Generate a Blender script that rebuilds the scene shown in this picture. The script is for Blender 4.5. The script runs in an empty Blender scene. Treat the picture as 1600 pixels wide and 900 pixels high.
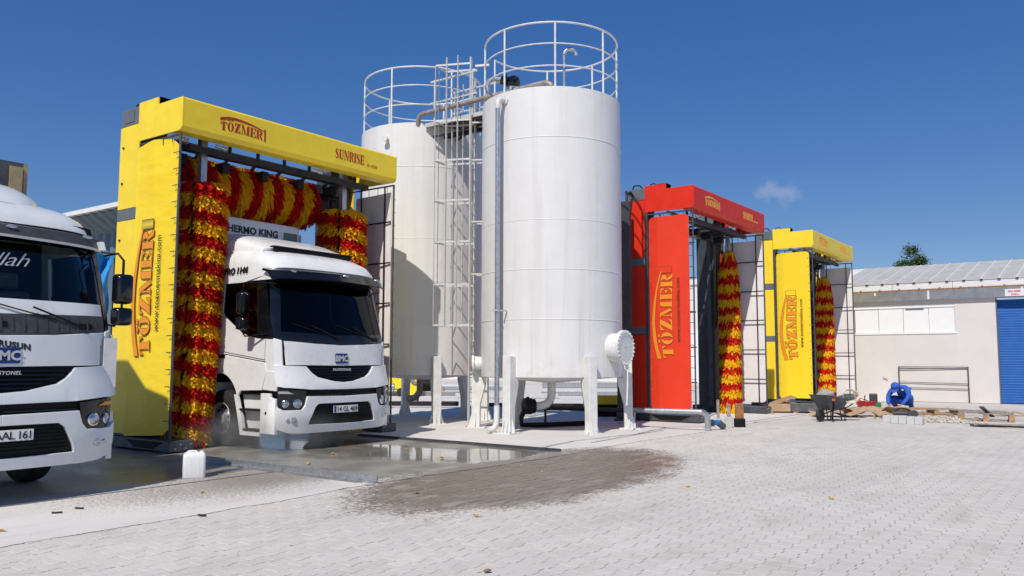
import bpy, bmesh, math, random
from mathutils import Vector, Matrix, noise as mnoise
random.seed(7)
PI = math.pi; R_ = math.radians
S = bpy.context.scene; COL = S.collection

# ------------------------------------------------------------------ camera, world, sun, exposure
YAW, PITCH, ROLL = .633, .089, -.002
cam_d = bpy.data.cameras.new('camera'); cam = bpy.data.objects.new('camera', cam_d); COL.objects.link(cam)
cam_d.sensor_width = 36; cam_d.lens = 1296.44*36/1600; cam_d.clip_end = 3000; cam_d.clip_start = .1
fw = Vector((math.cos(YAW)*math.cos(PITCH), math.sin(YAW)*math.cos(PITCH), math.sin(PITCH)))
rt = Vector((math.sin(YAW), -math.cos(YAW), 0)); up = rt.cross(fw)
rt2 = rt*math.cos(ROLL)-up*math.sin(ROLL); up2 = up*math.cos(ROLL)+rt*math.sin(ROLL)
m = Matrix((rt2, up2, -fw)).transposed().to_4x4(); m.translation = Vector((0, 0, 1.6)); cam.matrix_world = m
S.camera = cam
S.render.resolution_x = 1024; S.render.resolution_y = 576
SUN = Vector((-1, -.29, 1.215)).normalized()          # towards the sun
W = bpy.data.worlds.new('World'); S.world = W; W.use_nodes = True
nt = W.node_tree; nt.nodes.clear()
sky = nt.nodes.new('ShaderNodeTexSky'); sky.sky_type = 'NISHITA'; sky.sun_disc = False
sky.sun_elevation = math.asin(SUN.z); sky.sun_rotation = math.atan2(SUN.x, SUN.y)
sky.air_density = 1.0; sky.dust_density = .1; sky.ozone_density = 4.5; sky.altitude = 1200
hs = nt.nodes.new('ShaderNodeHueSaturation'); hs.inputs['Saturation'].default_value = 1.62; hs.inputs['Hue'].default_value = .5175; hs.inputs['Value'].default_value = 1.55
bg = nt.nodes.new('ShaderNodeBackground'); bg.inputs['Strength'].default_value = .112
wo = nt.nodes.new('ShaderNodeOutputWorld')
gm = nt.nodes.new('ShaderNodeGamma'); gm.inputs['Gamma'].default_value = .62; nt.links.new(sky.outputs[0], gm.inputs['Color']); nt.links.new(gm.outputs[0], hs.inputs['Color']); nt.links.new(hs.outputs[0], bg.inputs[0]); nt.links.new(bg.outputs[0], wo.inputs[0])
sl = bpy.data.lights.new('sun', 'SUN'); sl.energy = 4.1; sl.angle = R_(.53); sl.color = (1, .94, .845)
so = bpy.data.objects.new('sun', sl); COL.objects.link(so); so.rotation_euler = SUN.to_track_quat('Z', 'Y').to_euler()
so.location = (-10, -5, 20)
S.view_settings.view_transform = 'Standard'; S.view_settings.look = 'None'; S.view_settings.exposure = 0.0; S.view_settings.gamma = 1
S.cycles.max_bounces = 6; S.cycles.transparent_max_bounces = 12

# ------------------------------------------------------------------ materials
def new_mat(name):
    mt = bpy.data.materials.new(name); mt.use_nodes = True; n = mt.node_tree
    return mt, n, n.nodes['Principled BSDF']
def nd(n, t, **kw):
    x = n.nodes.new(t)
    for k, v in kw.items():
        if k.startswith('_'): setattr(x, k[1:], v)
        else:
            key = k.replace('__', ' ')
            if isinstance(v, bpy.types.NodeSocket): n.links.new(v, x.inputs[key])
            else: x.inputs[key].default_value = v
    return x
def mth(n, op, a, b=None, c=None, clamp=False):
    x = n.nodes.new('ShaderNodeMath'); x.operation = op; x.use_clamp = clamp
    for i, v in enumerate((a, b, c)):
        if v is None: continue
        if isinstance(v, bpy.types.NodeSocket): n.links.new(v, x.inputs[i])
        else: x.inputs[i].default_value = v
    return x.outputs[0]
def mixc(n, f, a, b, mode='MIX'):
    x = n.nodes.new('ShaderNodeMix'); x.data_type = 'RGBA'; x.blend_type = mode; x.clamp_factor = True
    for i, v in ((0, f), (6, a), (7, b)):
        if isinstance(v, bpy.types.NodeSocket): n.links.new(v, x.inputs[i])
        else: x.inputs[i].default_value = v if i == 0 else (*v, 1) if len(v) == 3 else v
    return x.outputs[2]
def ramp(n, f, lo, hi, a=0., b=1.):
    x = n.nodes.new('ShaderNodeMapRange'); x.interpolation_type = 'SMOOTHSTEP'; n.links.new(f, x.inputs[0])
    x.inputs[1].default_value = lo; x.inputs[2].default_value = hi; x.inputs[3].default_value = a; x.inputs[4].default_value = b
    return x.outputs[0]
def coord(n, kind='Object'):
    if kind == 'World':
        return n.nodes.new('ShaderNodeNewGeometry').outputs['Position']
    return n.nodes.new('ShaderNodeTexCoord').outputs[kind]
def noise(n, vec, scale, detail=4, rough=.55, stretch=None):
    if stretch:
        mp = n.nodes.new('ShaderNodeMapping'); mp.inputs['Scale'].default_value = stretch; n.links.new(vec, mp.inputs['Vector']); vec = mp.outputs[0]
    x = nd(n, 'ShaderNodeTexNoise', Scale=scale, Detail=detail, Roughness=rough, Vector=vec)
    return x.outputs[0]
MATS = {}
def M(name, base, rough=.5, metal=0., var=.12, scale=3., dirt=None, dirt_amt=0., bump=0., bscale=40., coat=0., stretch=None, spec=.5, streak=0.):
    if name in MATS: return MATS[name]
    mt, n, p = new_mat(name); v = coord(n, 'World')
    f = noise(n, v, scale, 5, .6, stretch)
    dk = tuple(c*(1-var) for c in base); lt = tuple(min(1, c*(1+var*.6)) for c in base)
    c = mixc(n, ramp(n, f, .3, .7), dk, lt)
    if dirt:
        g = noise(n, v, scale*2.7, 8, .7, stretch)
        c = mixc(n, ramp(n, g, .5, .8, 0, dirt_amt), c, dirt)
    if streak:
        g = noise(n, v, 6, 4, .6, (1, 1, .06))
        c = mixc(n, ramp(n, g, .52, .75, 0, streak), c, tuple(q*.62 for q in base))
    n.links.new(c, p.inputs['Base Color'])
    r = noise(n, v, scale*1.9, 4)
    n.links.new(ramp(n, r, .3, .7, max(.02, rough-.08), min(1, rough+.08)), p.inputs['Roughness'])
    p.inputs['Metallic'].default_value = metal; p.inputs['Specular IOR Level'].default_value = spec
    if coat: p.inputs['Coat Weight'].default_value = coat; p.inputs['Coat Roughness'].default_value = .06
    if bump:
        b = noise(n, v, bscale, 5, .65)
        bn = nd(n, 'ShaderNodeBump', Strength=bump, Distance=.02, Height=b); n.links.new(bn.outputs[0], p.inputs['Normal'])
    MATS[name] = mt; return mt
def ref(n): return MATS[n]
YEL = (.97, .71, .03); RED = (.72, .030, .010)
M('yellow_paint', YEL, .45, var=.05, coat=.1, dirt=(.45, .34, .08), dirt_amt=.18)
M('red_paint', RED, .5, var=.06, coat=.05, spec=.3, dirt=(.4, .1, .07), dirt_amt=.15)
M('yellow_board', (.96, .70, .025), .42, var=.03, scale=1.2, coat=.2)
M('red_canvas', (.80, .045, .012), .55, var=.05, scale=1.2, bump=.06, bscale=9)
M('white_canvas', (.82, .79, .78), .6, var=.05, dirt=(.55, .45, .4), dirt_amt=.25, scale=1.2, bump=.1, bscale=6)
M('frame_grey', (.075, .085, .095), .45, .2, var=.2, dirt=(.25, .24, .22), dirt_amt=.35)
M('column_grey', (.055, .062, .07), .42, .1, var=.2, dirt=(.22, .22, .21), dirt_amt=.3, streak=.2)
M('bar_grey', (.14, .16, .18), .5, .1, var=.1)
M('black_steel', (.018, .018, .02), .45, .2, var=.3, dirt=(.12, .11, .1), dirt_amt=.4)
M('rubber', (.018, .018, .018), .75, var=.3, dirt=(.14, .12, .1), dirt_amt=.5, bump=.1)
M('galvanised', (.50, .52, .55), .38, .75, var=.2, scale=12, dirt=(.6, .6, .6), dirt_amt=.3)
M('white_pipe', (.68, .68, .66), .45, var=.1, dirt=(.35, .3, .24), dirt_amt=.4, scale=6)
M('rail_white', (.72, .72, .70), .45, var=.1, dirt=(.4, .34, .28), dirt_amt=.45, scale=5)
M('ladder_grey', (.62, .62, .60), .5, .2, var=.12, dirt=(.3, .26, .22), dirt_amt=.4, scale=5)
M('rusty_pipe', (.34, .30, .27), .6, .3, var=.3, scale=5, dirt=(.2, .1, .05), dirt_amt=.5)
M('grating_brown', (.12, .09, .07), .7, .2, var=.3)
M('truck_white', (.80, .80, .80), .30, var=.04, coat=.4, dirt=(.52, .50, .46), dirt_amt=.38, scale=2.2, streak=.10)
M('dusty_truck_white', (.70, .73, .73), .35, var=.05, coat=.4, dirt=(.5, .5, .47), dirt_amt=.4, scale=1.6, streak=.12)
M('gloss_black', (.006, .006, .007), .16, var=.1, coat=.25)
M('matte_black', (.008, .008, .009), .6, var=.2, spec=.2)
M('grey_plastic', (.05, .055, .06), .5, var=.15, dirt=(.2, .2, .19), dirt_amt=.3)
M('chrome', (.8, .8, .8), .15, .95, var=.05)
M('rim_grey', (.42, .43, .44), .4, .5, var=.15, dirt=(.2, .19, .18), dirt_amt=.4, scale=8)
M('logo_orange', (.88, .30, .02), .5, var=.04)
M('logo_outline', (.20, .06, .01), .5, var=.04)
M('logo_red', (.42, .035, .015), .5, var=.04)
M('logo_gold', (.75, .42, .06), .5, var=.04)
M('badge_blue', (.008, .03, .16), .35, var=.05)
M('plate_white', (.75, .75, .75), .4, var=.04)
M('ink_black', (.02, .02, .02), .5, var=.05)
M('silver_text', (.6, .6, .62), .3, .3, var=.05)
M('sign_red', (.6, .02, .03), .5, var=.05)
M('reflector_red', (.6, .02, .02), .3, var=.05)
M('lens_grey', (.5, .52, .54), .1, .6, var=.1, coat=.8)
M('amber', (.8, .32, .02), .3, var=.1)
M('jerry_white', (.82, .82, .84), .4, var=.03, dirt=(.6, .6, .58), dirt_amt=.2, scale=8)
M('wood', (.42, .27, .14), .8, var=.35, scale=9, dirt=(.25, .2, .16), dirt_amt=.5, stretch=(1, 1, 1), bump=.2)
M('grey_wood', (.33, .29, .25), .85, var=.35, scale=9, dirt=(.2, .18, .16), dirt_amt=.5, bump=.2)
M('cardboard', (.48, .32, .20), .85, var=.15, scale=4)
M('kerb_concrete', (.55, .56, .56), .85, var=.1, scale=6, dirt=(.4, .39, .37), dirt_amt=.4, bump=.2)
M('rubble', (.62, .56, .47), .9, var=.25, scale=14, bump=.3)
M('coverall_blue', (.025, .11, .50), .8, var=.18, scale=14, bump=.25, bscale=30)
M('dark_trousers', (.03, .04, .07), .85, var=.2, scale=14)
M('skin', (.42, .22, .14), .6, var=.08)
M('hair_black', (.015, .012, .01), .6, var=.1)
M('barrow_grey', (.085, .095, .095), .55, .2, var=.25, scale=10, dirt=(.4, .39, .36), dirt_amt=.6, streak=.2)
M('hose_cream', (.7, .62, .48), .6, var=.1)
M('orange_plastic', (.75, .12, .03), .5, var=.1)
M('green_plastic', (.02, .2, .09), .5, var=.15)
M('bag_white', (.36, .37, .34), .7, var=.2, scale=14)
M('blue_cloth', (.02, .30, .70), .7, var=.15, scale=6)
M('poster_white', (.75, .8, .84), .6, var=.1, scale=5)
M('poster_teal', (.10, .24, .28), .7, var=.2, scale=12)
M('wall_cream', (.68, .645, .62), .9, var=.04, scale=.7, dirt=(.47, .44, .41), dirt_amt=.2, bump=.05, streak=.05)
M('wall_white', (.72, .71, .69), .85, var=.04, scale=.7, streak=.05)
M('shutter_white', (.82, .82, .82), .5, var=.02)
M('roof_panel', (.50, .485, .46), .55, var=.1, scale=1.5, dirt=(.38, .35, .32), dirt_amt=.4, streak=.1)
M('fascia_white', (.74, .74, .73), .5, var=.04, dirt=(.5, .45, .4), dirt_amt=.25)
M('gutter_metal', (.40, .41, .42), .4, .7, var=.12, scale=2)
M('rust', (.34, .16, .06), .8, var=.5, scale=25, dirt=(.04, .04, .04), dirt_amt=.9)
M('door_blue', (.004, .095, .38), .6, var=.08, scale=1.5, stretch=(1, 1, 6))
M('corrugated_blue', (.15, .20, .245), .5, .2, var=.12, scale=2, streak=.25)
M('bark', (.10, .075, .05), .9, var=.3, scale=10, bump=.4)
M('leaf_yellow', (.75, .45, .06), .7, var=.25, scale=60)
M('leaf_brown', (.25, .17, .10), .8, var=.3, scale=60)
M('wrap_grey', (.12, .12, .13), .5, var=.4, scale=5)
M('trailer_dark', (.07, .075, .08), .6, var=.25, scale=4, dirt=(.3, .28, .25), dirt_amt=.4)
M('trailer_tan', (.38, .30, .16), .7, var=.2, scale=4)
M('trailer_panel', (.45, .45, .43), .7, var=.3, scale=7)
M('dash_white', (.78, .78, .76), .7, var=.06)
M('concrete_footing', (.50, .48, .45), .9, var=.12, scale=5, dirt=(.35, .33, .3), dirt_amt=.5, bump=.3)
M('blue_fitting', (.02, .15, .45), .4, var=.1)

def canvas_yellow():
    mt, n, p = new_mat('yellow_canvas'); v = coord(n, 'World')
    f = noise(n, v, 1.3, 4)
    c = mixc(n, ramp(n, f, .3, .7), (.95, .66, .015), (.98, .74, .025))
    n.links.new(c, p.inputs['Base Color']); p.inputs['Roughness'].default_value = .45
    a = noise(n, v, 2.2, 3, .5, (1, 1.0, 2.4)); b = noise(n, v, 9, 3, .5, (1, 1, .5))
    h = mth(n, 'ADD', a, mth(n, 'MULTIPLY', b, .25))
    bn = nd(n, 'ShaderNodeBump', Strength=.28, Distance=.06, Height=h); n.links.new(bn.outputs[0], p.inputs['Normal'])
    MATS['yellow_canvas'] = mt
canvas_yellow()
def tank_mat():
    mt, n, p = new_mat('tank_white'); v = coord(n, 'World')
    f = noise(n, v, .8, 5, .6); g = noise(n, v, 4, 6, .65, (1, 1, .05)); k = noise(n, v, 14, 6, .7)
    c = mixc(n, ramp(n, f, .3, .7), (.73, .72, .705), (.77, .76, .75))
    c = mixc(n, ramp(n, g, .46, .74, 0, .45), c, (.60, .575, .54))
    sz = nd(n, 'ShaderNodeSeparateXYZ', Vector=v).outputs[2]
    dr = noise(n, v, 9, 5, .6, (1, 1, .035)); c = mixc(n, mth(n, 'MULTIPLY', ramp(n, dr, .60, .74), ramp(n, sz, 1.2, 4.2, .40, .04)), c, (.36, .27, .19))
    c = mixc(n, mth(n, 'MULTIPLY', ramp(n, noise(n, v, 3, 6, .7), .4, .7), ramp(n, sz, 1.2, 1.9, .35, 0)), c, (.42, .38, .33))
    c = mixc(n, ramp(n, k, .62, .72, 0, .35), c, (.5, .46, .41))
    n.links.new(c, p.inputs['Base Color']); p.inputs['Roughness'].default_value = .42
    sep = nd(n, 'ShaderNodeSeparateXYZ', Vector=v)
    bn = nd(n, 'ShaderNodeBump', Strength=.22, Distance=.07, Height=noise(n, v, 1.5, 3)); n.links.new(bn.outputs[0], p.inputs['Normal'])
    MATS['tank_white'] = mt
tank_mat()
def bristle_mat(name, a, b):
    mt, n, p = new_mat(name)
    isl = n.nodes.new('ShaderNodeNewGeometry').outputs['Random Per Island']
    c = mixc(n, isl, a, b); n.links.new(c, p.inputs['Base Color']); p.inputs['Roughness'].default_value = .85; p.inputs['Specular IOR Level'].default_value = .15
    tr = nd(n, 'ShaderNodeBsdfTranslucent', Color=c); mx = nd(n, 'ShaderNodeMixShader', Fac=.48)
    n.links.new(p.outputs[0], mx.inputs[1]); n.links.new(tr.outputs[0], mx.inputs[2])
    n.links.new(mx.outputs[0], n.nodes['Material Output'].inputs[0]); MATS[name] = mt
bristle_mat('bristle_red', (.55, .008, .008), (.90, .035, .02))
bristle_mat('bristle_yellow', (.98, .50, .008), (1.0, .76, .03))
def leaf_mat():
    mt, n, p = new_mat('foliage')
    isl = n.nodes.new('ShaderNodeNewGeometry').outputs['Random Per Island']
    c = mixc(n, isl, (.02, .045, .018), (.07, .12, .04)); n.links.new(c, p.inputs['Base Color']); p.inputs['Roughness'].default_value = .6
    MATS['foliage'] = mt
leaf_mat()
def glass_mat(name, tint, ior=1.5):
    mt, n, p = new_mat(name); n.nodes.remove(p)
    t = nd(n, 'ShaderNodeBsdfTransparent', Color=(*tint, 1)); g = nd(n, 'ShaderNodeBsdfGlossy', Roughness=.03)
    g.inputs['Color'].default_value = (.95, .97, 1, 1)
    fr = nd(n, 'ShaderNodeFresnel', IOR=ior); mx = n.nodes.new('ShaderNodeMixShader')
    n.links.new(fr.outputs[0], mx.inputs[0]); n.links.new(t.outputs[0], mx.inputs[1]); n.links.new(g.outputs[0], mx.inputs[2])
    n.links.new(mx.outputs[0], n.nodes['Material Output'].inputs[0]); MATS[name] = mt
glass_mat('glass_clear', (.74, .80, .78), 1.35); glass_mat('glass_dark', (.20, .235, .23), 1.30)

# ground family: pale dusty concrete with a wet stain, splash speckles, standing water and painted shade, all placed in world space
def ground_mat(name, base, dark, pav):
    mt, n, p = new_mat(name); v = coord(n, 'World')
    sp = nd(n, 'ShaderNodeSeparateXYZ', Vector=v); X, Y = sp.outputs[0], sp.outputs[1]
    big = noise(n, v, .35, 5, .6); mid = noise(n, v, 1.7, 6, .65, (.5, 1.3, 1)); fine = noise(n, v, 28, 6, .7); sand = noise(n, v, 90, 4, .7)
    c = mixc(n, ramp(n, big, .3, .7), tuple(q*.93 for q in base), tuple(min(1, q*1.04) for q in base))
    c = mixc(n, ramp(n, mid, .48, .70, 0, .6), c, dark)
    c = mixc(n, ramp(n, noise(n, v, .16, 6, .62, (.5, 1.6, 1)), .48, .66, 0, .40), c, tuple(q*.78 for q in base))
    c = mixc(n, ramp(n, noise(n, v, 5.5, 7, .72, (.7, 1.2, 1)), .58, .74, 0, .45), c, tuple(q*k_ for q, k_ in zip(base, (.72, .70, .66))))
    c = mixc(n, ramp(n, fine, .55, .8, 0, .22), c, tuple(q*.7 for q in base))
    c = mixc(n, ramp(n, sand, .6, .85, 0, .3), c, tuple(q*.55 for q in base))
    if pav:
        isl = n.nodes.new('ShaderNodeNewGeometry').outputs['Random Per Island']
        oi = n.nodes.new('ShaderNodeObjectInfo').outputs['Random']
        c = mixc(n, mth(n, 'MULTIPLY', mth(n, 'FRACT', mth(n, 'ADD', isl, oi)), .22), c, tuple(q*.68 for q in base))
    rs = noise(n, v, .55, 4, .5)
    c = mixc(n, ramp(n, rs, .56, .7, 0, .25), c, (base[0]*.98, base[1]*.86, base[2]*.82))
    # wet ellipse on the paving
    dx = mth(n, 'DIVIDE', mth(n, 'SUBTRACT', X, 10.2), 3.75); dyr = mth(n, 'SUBTRACT', mth(n, 'SUBTRACT', Y, 6.95), mth(n, 'MULTIPLY', mth(n, 'SUBTRACT', X, 10.2), .10))
    dy = mth(n, 'DIVIDE', dyr, 1.72)
    r2 = mth(n, 'ADD', mth(n, 'MULTIPLY', dx, dx), mth(n, 'MULTIPLY', dy, dy))
    edge = mth(n, 'ADD', r2, mth(n, 'MULTIPLY', mth(n, 'SUBTRACT', noise(n, v, 1.3, 5, .6), .5), 1.1))
    grain = noise(n, v, 17, 5, .75)
    wet = ramp(n, mth(n, 'ADD', edge, mth(n, 'MULTIPLY', mth(n, 'SUBTRACT', grain, .5), 2.1)), .84, 1.14, 1, 0)
    dry = ramp(n, mth(n, 'ADD', noise(n, v, 2.6, 6, .7, (.6, 1.5, 1)), mth(n, 'MULTIPLY', r2, .10)),   .54, .70, 0, .30)
    wet = mth(n, 'MULTIPLY', wet, mth(n, 'SUBTRACT', 1, dry))
    # splash speckles on the apron at the left of the bay
    ex = mth(n, 'DIVIDE', mth(n, 'SUBTRACT', X, 6.6), 2.3); ey = mth(n, 'DIVIDE', mth(n, 'SUBTRACT', Y, 9.5), 1.25)
    e2 = mth(n, 'ADD', mth(n, 'MULTIPLY', ex, ex), mth(n, 'MULTIPLY', ey, ey))
    g2 = noise(n, v, 26, 5, .8)
    spk = mth(n, 'MULTIPLY', ramp(n, mth(n, 'ADD', g2, mth(n, 'MULTIPLY', e2, .14)), .50, .60, 1, 0), .75)
    # bay floor: x 7.9-12.6, y beyond 8
    bx = mth(n, 'MULTIPLY', ramp(n, X, 7.75, 7.95), ramp(n, X, 12.65, 12.5, 0, 1)) if False else mth(n, 'MULTIPLY', mth(n, 'GREATER_THAN', X, 7.78), mth(n, 'LESS_THAN', X, 12.62))
    yl = mth(n, 'ADD', Y, mth(n, 'MULTIPLY', mth(n, 'SUBTRACT', noise(n, v, 2.2, 4), .5), .5))
    bay = mth(n, 'MULTIPLY', bx, mth(n, 'GREATER_THAN', yl, 8.28))
    shade = mth(n, 'MULTIPLY', mth(n, 'MULTIPLY', mth(n, 'GREATER_THAN', yl, 10.4), mth(n, 'LESS_THAN', X, 12.62)), ramp(n, X, 4.0, 6.0))  # ground shade right of the left truck, painted in with the wet floor colour
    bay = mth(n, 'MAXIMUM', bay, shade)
    damp = mth(n, 'MULTIPLY', mth(n, 'MULTIPLY', ramp(n, X, 5.9, 7.3), ramp(n, yl, 8.5, 9.4)), mth(n, 'LESS_THAN', X, 7.95))
    if not pav: c = mixc(n, mth(n, 'MULTIPLY', damp, .8), c, (.30, .265, .215))
    if pav: allw = wet; floorw_and_shade = mth(n, 'MULTIPLY', bay, 0.0)
    else: allw = mth(n, 'MAXIMUM', mth(n, 'MULTIPLY', wet, mth(n, 'LESS_THAN', Y, 8.4)), spk); floorw_and_shade = bay
    wcol = (.168, .130, .088) if pav else (.19, .165, .135)
    c = mixc(n, mth(n, 'MULTIPLY', allw, .93), c, wcol)
    c = mixc(n, floorw_and_shade, c, mixc(n, ramp(n, noise(n, v, 1.3, 4), .35, .65), (.21, .20, .165), (.33, .315, .27)))
    n.links.new(c, p.inputs['Base Color'])
    pud = mth(n, 'MULTIPLY', mth(n, 'MULTIPLY', floorw_and_shade, ramp(n, mth(n, 'ADD', X, mth(n, 'MULTIPLY', noise(n, v, 1.1, 4), 1.6)), 10.2, 11.4, .55, 1)), ramp(n, noise(n, v, .45, 3, .5, (1, .6, 1)), .34, .50))
    r = mth(n, 'SUBTRACT', .88, mth(n, 'MULTIPLY', allw, .42))
    r = mth(n, 'SUBTRACT', r, mth(n, 'MULTIPLY', floorw_and_shade, .45)); r = mth(n, 'MULTIPLY', r, mth(n, 'SUBTRACT', 1, mth(n, 'MULTIPLY', pud, .9)), None, True)
    n.links.new(mth(n, 'MAXIMUM', r, .025), p.inputs['Roughness'])
    hgt = mth(n, 'ADD', mth(n, 'MULTIPLY', fine, .5), mth(n, 'MULTIPLY', sand, .25))
    st = mth(n, 'SUBTRACT', 1, mth(n, 'MULTIPLY', pud, .985))
    bn = nd(n, 'ShaderNodeBump', Strength=mth(n, 'MULTIPLY', st, .35), Distance=.02, Height=hgt)
    b2 = nd(n, 'ShaderNodeBump', Strength=mth(n, 'MULTIPLY', pud, .03), Distance=.05, Height=noise(n, v, 3.2, 2), Normal=bn.outputs[0])
    n.links.new(b2.outputs[0], p.inputs['Normal'])
    MATS[name] = mt
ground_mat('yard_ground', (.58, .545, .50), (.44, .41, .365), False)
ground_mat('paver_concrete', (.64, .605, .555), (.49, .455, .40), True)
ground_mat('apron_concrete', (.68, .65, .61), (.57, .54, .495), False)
M('joint_sand', (.37, .345, .31), .95, var=.5, scale=1.3, dirt=(.58, .55, .51), dirt_amt=.9)

# ------------------------------------------------------------------ mesh helpers
class MB:
    def __init__(s): s.v = []; s.f = []; s.m = []
    def add(s, vs, fs, mi=0):
        o = len(s.v); s.v += [tuple(v) for v in vs]; s.f += [tuple(i+o for i in f) for f in fs]; s.m += [mi]*len(fs); return s
    def box(s, x0, x1, y0, y1, z0, z1, mi=0):
        vs = [(x, y, z) for z in (z0, z1) for y in (y0, y1) for x in (x0, x1)]
        return s.add(vs, [(0, 2, 3, 1), (4, 5, 7, 6), (0, 1, 5, 4), (2, 6, 7, 3), (0, 4, 6, 2), (1, 3, 7, 5)], mi)
    def bar(s, a, b, w, h=None, mi=0, upv=(0, 0, 1)):
        h = h or w; a = Vector(a); b = Vector(b); d = (b-a).normalized(); u = Vector(upv)
        if abs(d.dot(u)) > .98: u = Vector((0, 1, 0))
        x = d.cross(u).normalized(); y = x.cross(d)
        vs = [p+x*sx*w/2+y*sy*h/2 for p in (a, b) for sx, sy in ((-1, -1), (1, -1), (1, 1), (-1, 1))]
        return s.add(vs, [(3, 2, 1, 0), (4, 5, 6, 7), (0, 1, 5, 4), (1, 2, 6, 5), (2, 3, 7, 6), (3, 0, 4, 7)], mi)
    def tube(s, pts, r, n=10, mi=0, closed=False, cap=True):
        pts = [Vector(p) for p in pts]; N = len(pts); rs = r if isinstance(r, (list, tuple)) else [r]*N
        prev = None; rings = []
        for i, p in enumerate(pts):
            if closed: d = (pts[(i+1) % N]-pts[i-1]).normalized()
            else: d = (pts[min(i+1, N-1)]-pts[max(i-1, 0)]).normalized()
            if prev is None:
                u = Vector((0, 0, 1)) if abs(d.z) < .9 else Vector((0, 1, 0)); x = d.cross(u).normalized()
            else: x = (prev-d*prev.dot(d)).normalized()
            prev = x; y = d.cross(x); rings.append([p+(x*math.cos(2*PI*k/n)+y*math.sin(2*PI*k/n))*rs[i] for k in range(n)])
        vs = [v for q in rings for v in q]; fs = []
        for i in range(N if closed else N-1):
            j = (i+1) % N
            for k in range(n): fs.append((i*n+k, i*n+(k+1) % n, j*n+(k+1) % n, j*n+k))
        if cap and not closed: fs += [tuple(range(n-1, -1, -1)), tuple((N-1)*n+k for k in range(n))]
        return s.add(vs, fs, mi)
    def lathe(s, prof, c=(0, 0, 0), n=48, axis='z', mi=0, a0=0, a1=2*PI):
        full = abs(a1-a0-2*PI) < 1e-6; k = n if full else n+1; vs = []
        for r, z in prof:
            for i in range(k):
                a = a0+(a1-a0)*i/n; q = (r*math.cos(a), r*math.sin(a), z)
                if axis == 'x': q = (q[2], q[0], q[1])
                elif axis == 'y': q = (q[0], q[2], q[1])
                vs.append((q[0]+c[0], q[1]+c[1], q[2]+c[2]))
        fs = []
        for j in range(len(prof)-1):
            for i in range(n):
                i2 = (i+1) % k
                f = (j*k+i, j*k+i2, (j+1)*k+i2, (j+1)*k+i); fs.append(f[::-1] if axis == 'y' else f)
        return s.add(vs, fs, mi)
    def prism(s, poly, fn, t0, t1, mi=0):
        """poly (a,b) list, fn(a,b,t)->xyz"""
        n = len(poly); vs = [fn(a, b, t0) for a, b in poly]+[fn(a, b, t1) for a, b in poly]
        fs = [tuple(range(n)), tuple(range(2*n-1, n-1, -1))]+[(i, i+n, (i+1) % n+n, (i+1) % n) for i in range(n)]
        return s.add(vs, fs, mi)
    def build(s, name, mats, parent=None, smooth=0, bevel=0, sub=0, fixn=True):
        me = bpy.data.meshes.new(name); me.from_pydata(s.v, [], s.f)
        if not isinstance(mats, (list, tuple)): mats = [mats]
        for q in mats: me.materials.append(ref(q) if isinstance(q, str) else q)
        if len(mats) > 1: me.polygons.foreach_set('material_index', s.m)
        if fixn:
            b = bmesh.new(); b.from_mesh(me); bmesh.ops.recalc_face_normals(b, faces=b.faces); b.to_mesh(me); b.free()
        if smooth: me.polygons.foreach_set('use_smooth', [True]*len(me.polygons)); me.set_sharp_from_angle(angle=R_(smooth))
        me.update(); o = bpy.data.objects.new(name, me); COL.objects.link(o)
        if parent: o.parent = parent
        if bevel:
            bm = o.modifiers.new('bevel', 'BEVEL'); bm.width = bevel; bm.segments = 2; bm.limit_method = 'ANGLE'; bm.angle_limit = R_(35)
            bm.harden_normals = False
        return o
def empty(name, loc, rz=0):
    o = bpy.data.objects.new(name, None); COL.objects.link(o); o.location = loc; o.rotation_euler = (0, 0, rz); o.empty_display_size = .2; return o
def tag(o, label=None, cat=None, group=None, kind=None):
    for k, v in (('label', label), ('category', cat), ('group', group), ('kind', kind)):
        if v: o[k] = v
    return o
def copy_tree(o, parent=None):
    c = o.copy(); COL.objects.link(c); c.parent = parent
    for ch in list(o.children): copy_tree(ch, c)
    return c
def arc(cx, cy, r, a0, a1, n): return [(cx+r*math.cos(R_(a0+(a1-a0)*i/n)), cy+r*math.sin(R_(a0+(a1-a0)*i/n))) for i in range(n+1)]
def rrect(a0, a1, b0, b1, r, n=5):
    return arc(a1-r, b0+r, r, -90, 0, n)+arc(a1-r, b1-r, r, 0, 90, n)+arc(a0+r, b1-r, r, 90, 180, n)+arc(a0+r, b0+r, r, 180, 270, n)

# ---- lettering: built-in font for sans text, own polygons for the stencil slab-serif logo face
def text_polys(txt, size, bold=0., shear=0., align='LEFT', space=1.):
    cu = bpy.data.curves.new('t', 'FONT'); cu.body = txt; cu.size = size; cu.offset = bold; cu.shear = shear; cu.align_x = align; cu.space_character = space
    cu.resolution_u = 3; o = bpy.data.objects.new('t', cu); COL.objects.link(o); dg = bpy.context.evaluated_depsgraph_get(); dg.update()
    me = bpy.data.meshes.new_from_object(o.evaluated_get(dg)); vs = [v.co.to_2d() for v in me.vertices]; fs = [tuple(p.vertices) for p in me.polygons]
    bpy.data.objects.remove(o); bpy.data.meshes.remove(me); return vs, fs
def text_obj(txt, size, fn, name, mat, parent, bold=0., shear=0., align='LEFT', space=1., t=.004):
    vs, fs = text_polys(txt, size, bold, shear, align, space)
    n = len(vs); b = MB()
    edges = {}
    for f in fs:
        for i in range(len(f)):
            e = (f[i], f[(i+1) % len(f)]); k = tuple(sorted(e)); edges.setdefault(k, []).append(e)
    w = [(e[0][0], e[0][1], e[0][1]+n, e[0][0]+n) for e in edges.values() if len(e) == 1]
    b.add([fn(v[0], v[1], t) for v in vs]+[fn(v[0], v[1], 0) for v in vs], fs+[tuple(i+n for i in f[::-1]) for f in fs]+w)
    return b.build(name, mat, parent)
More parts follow.
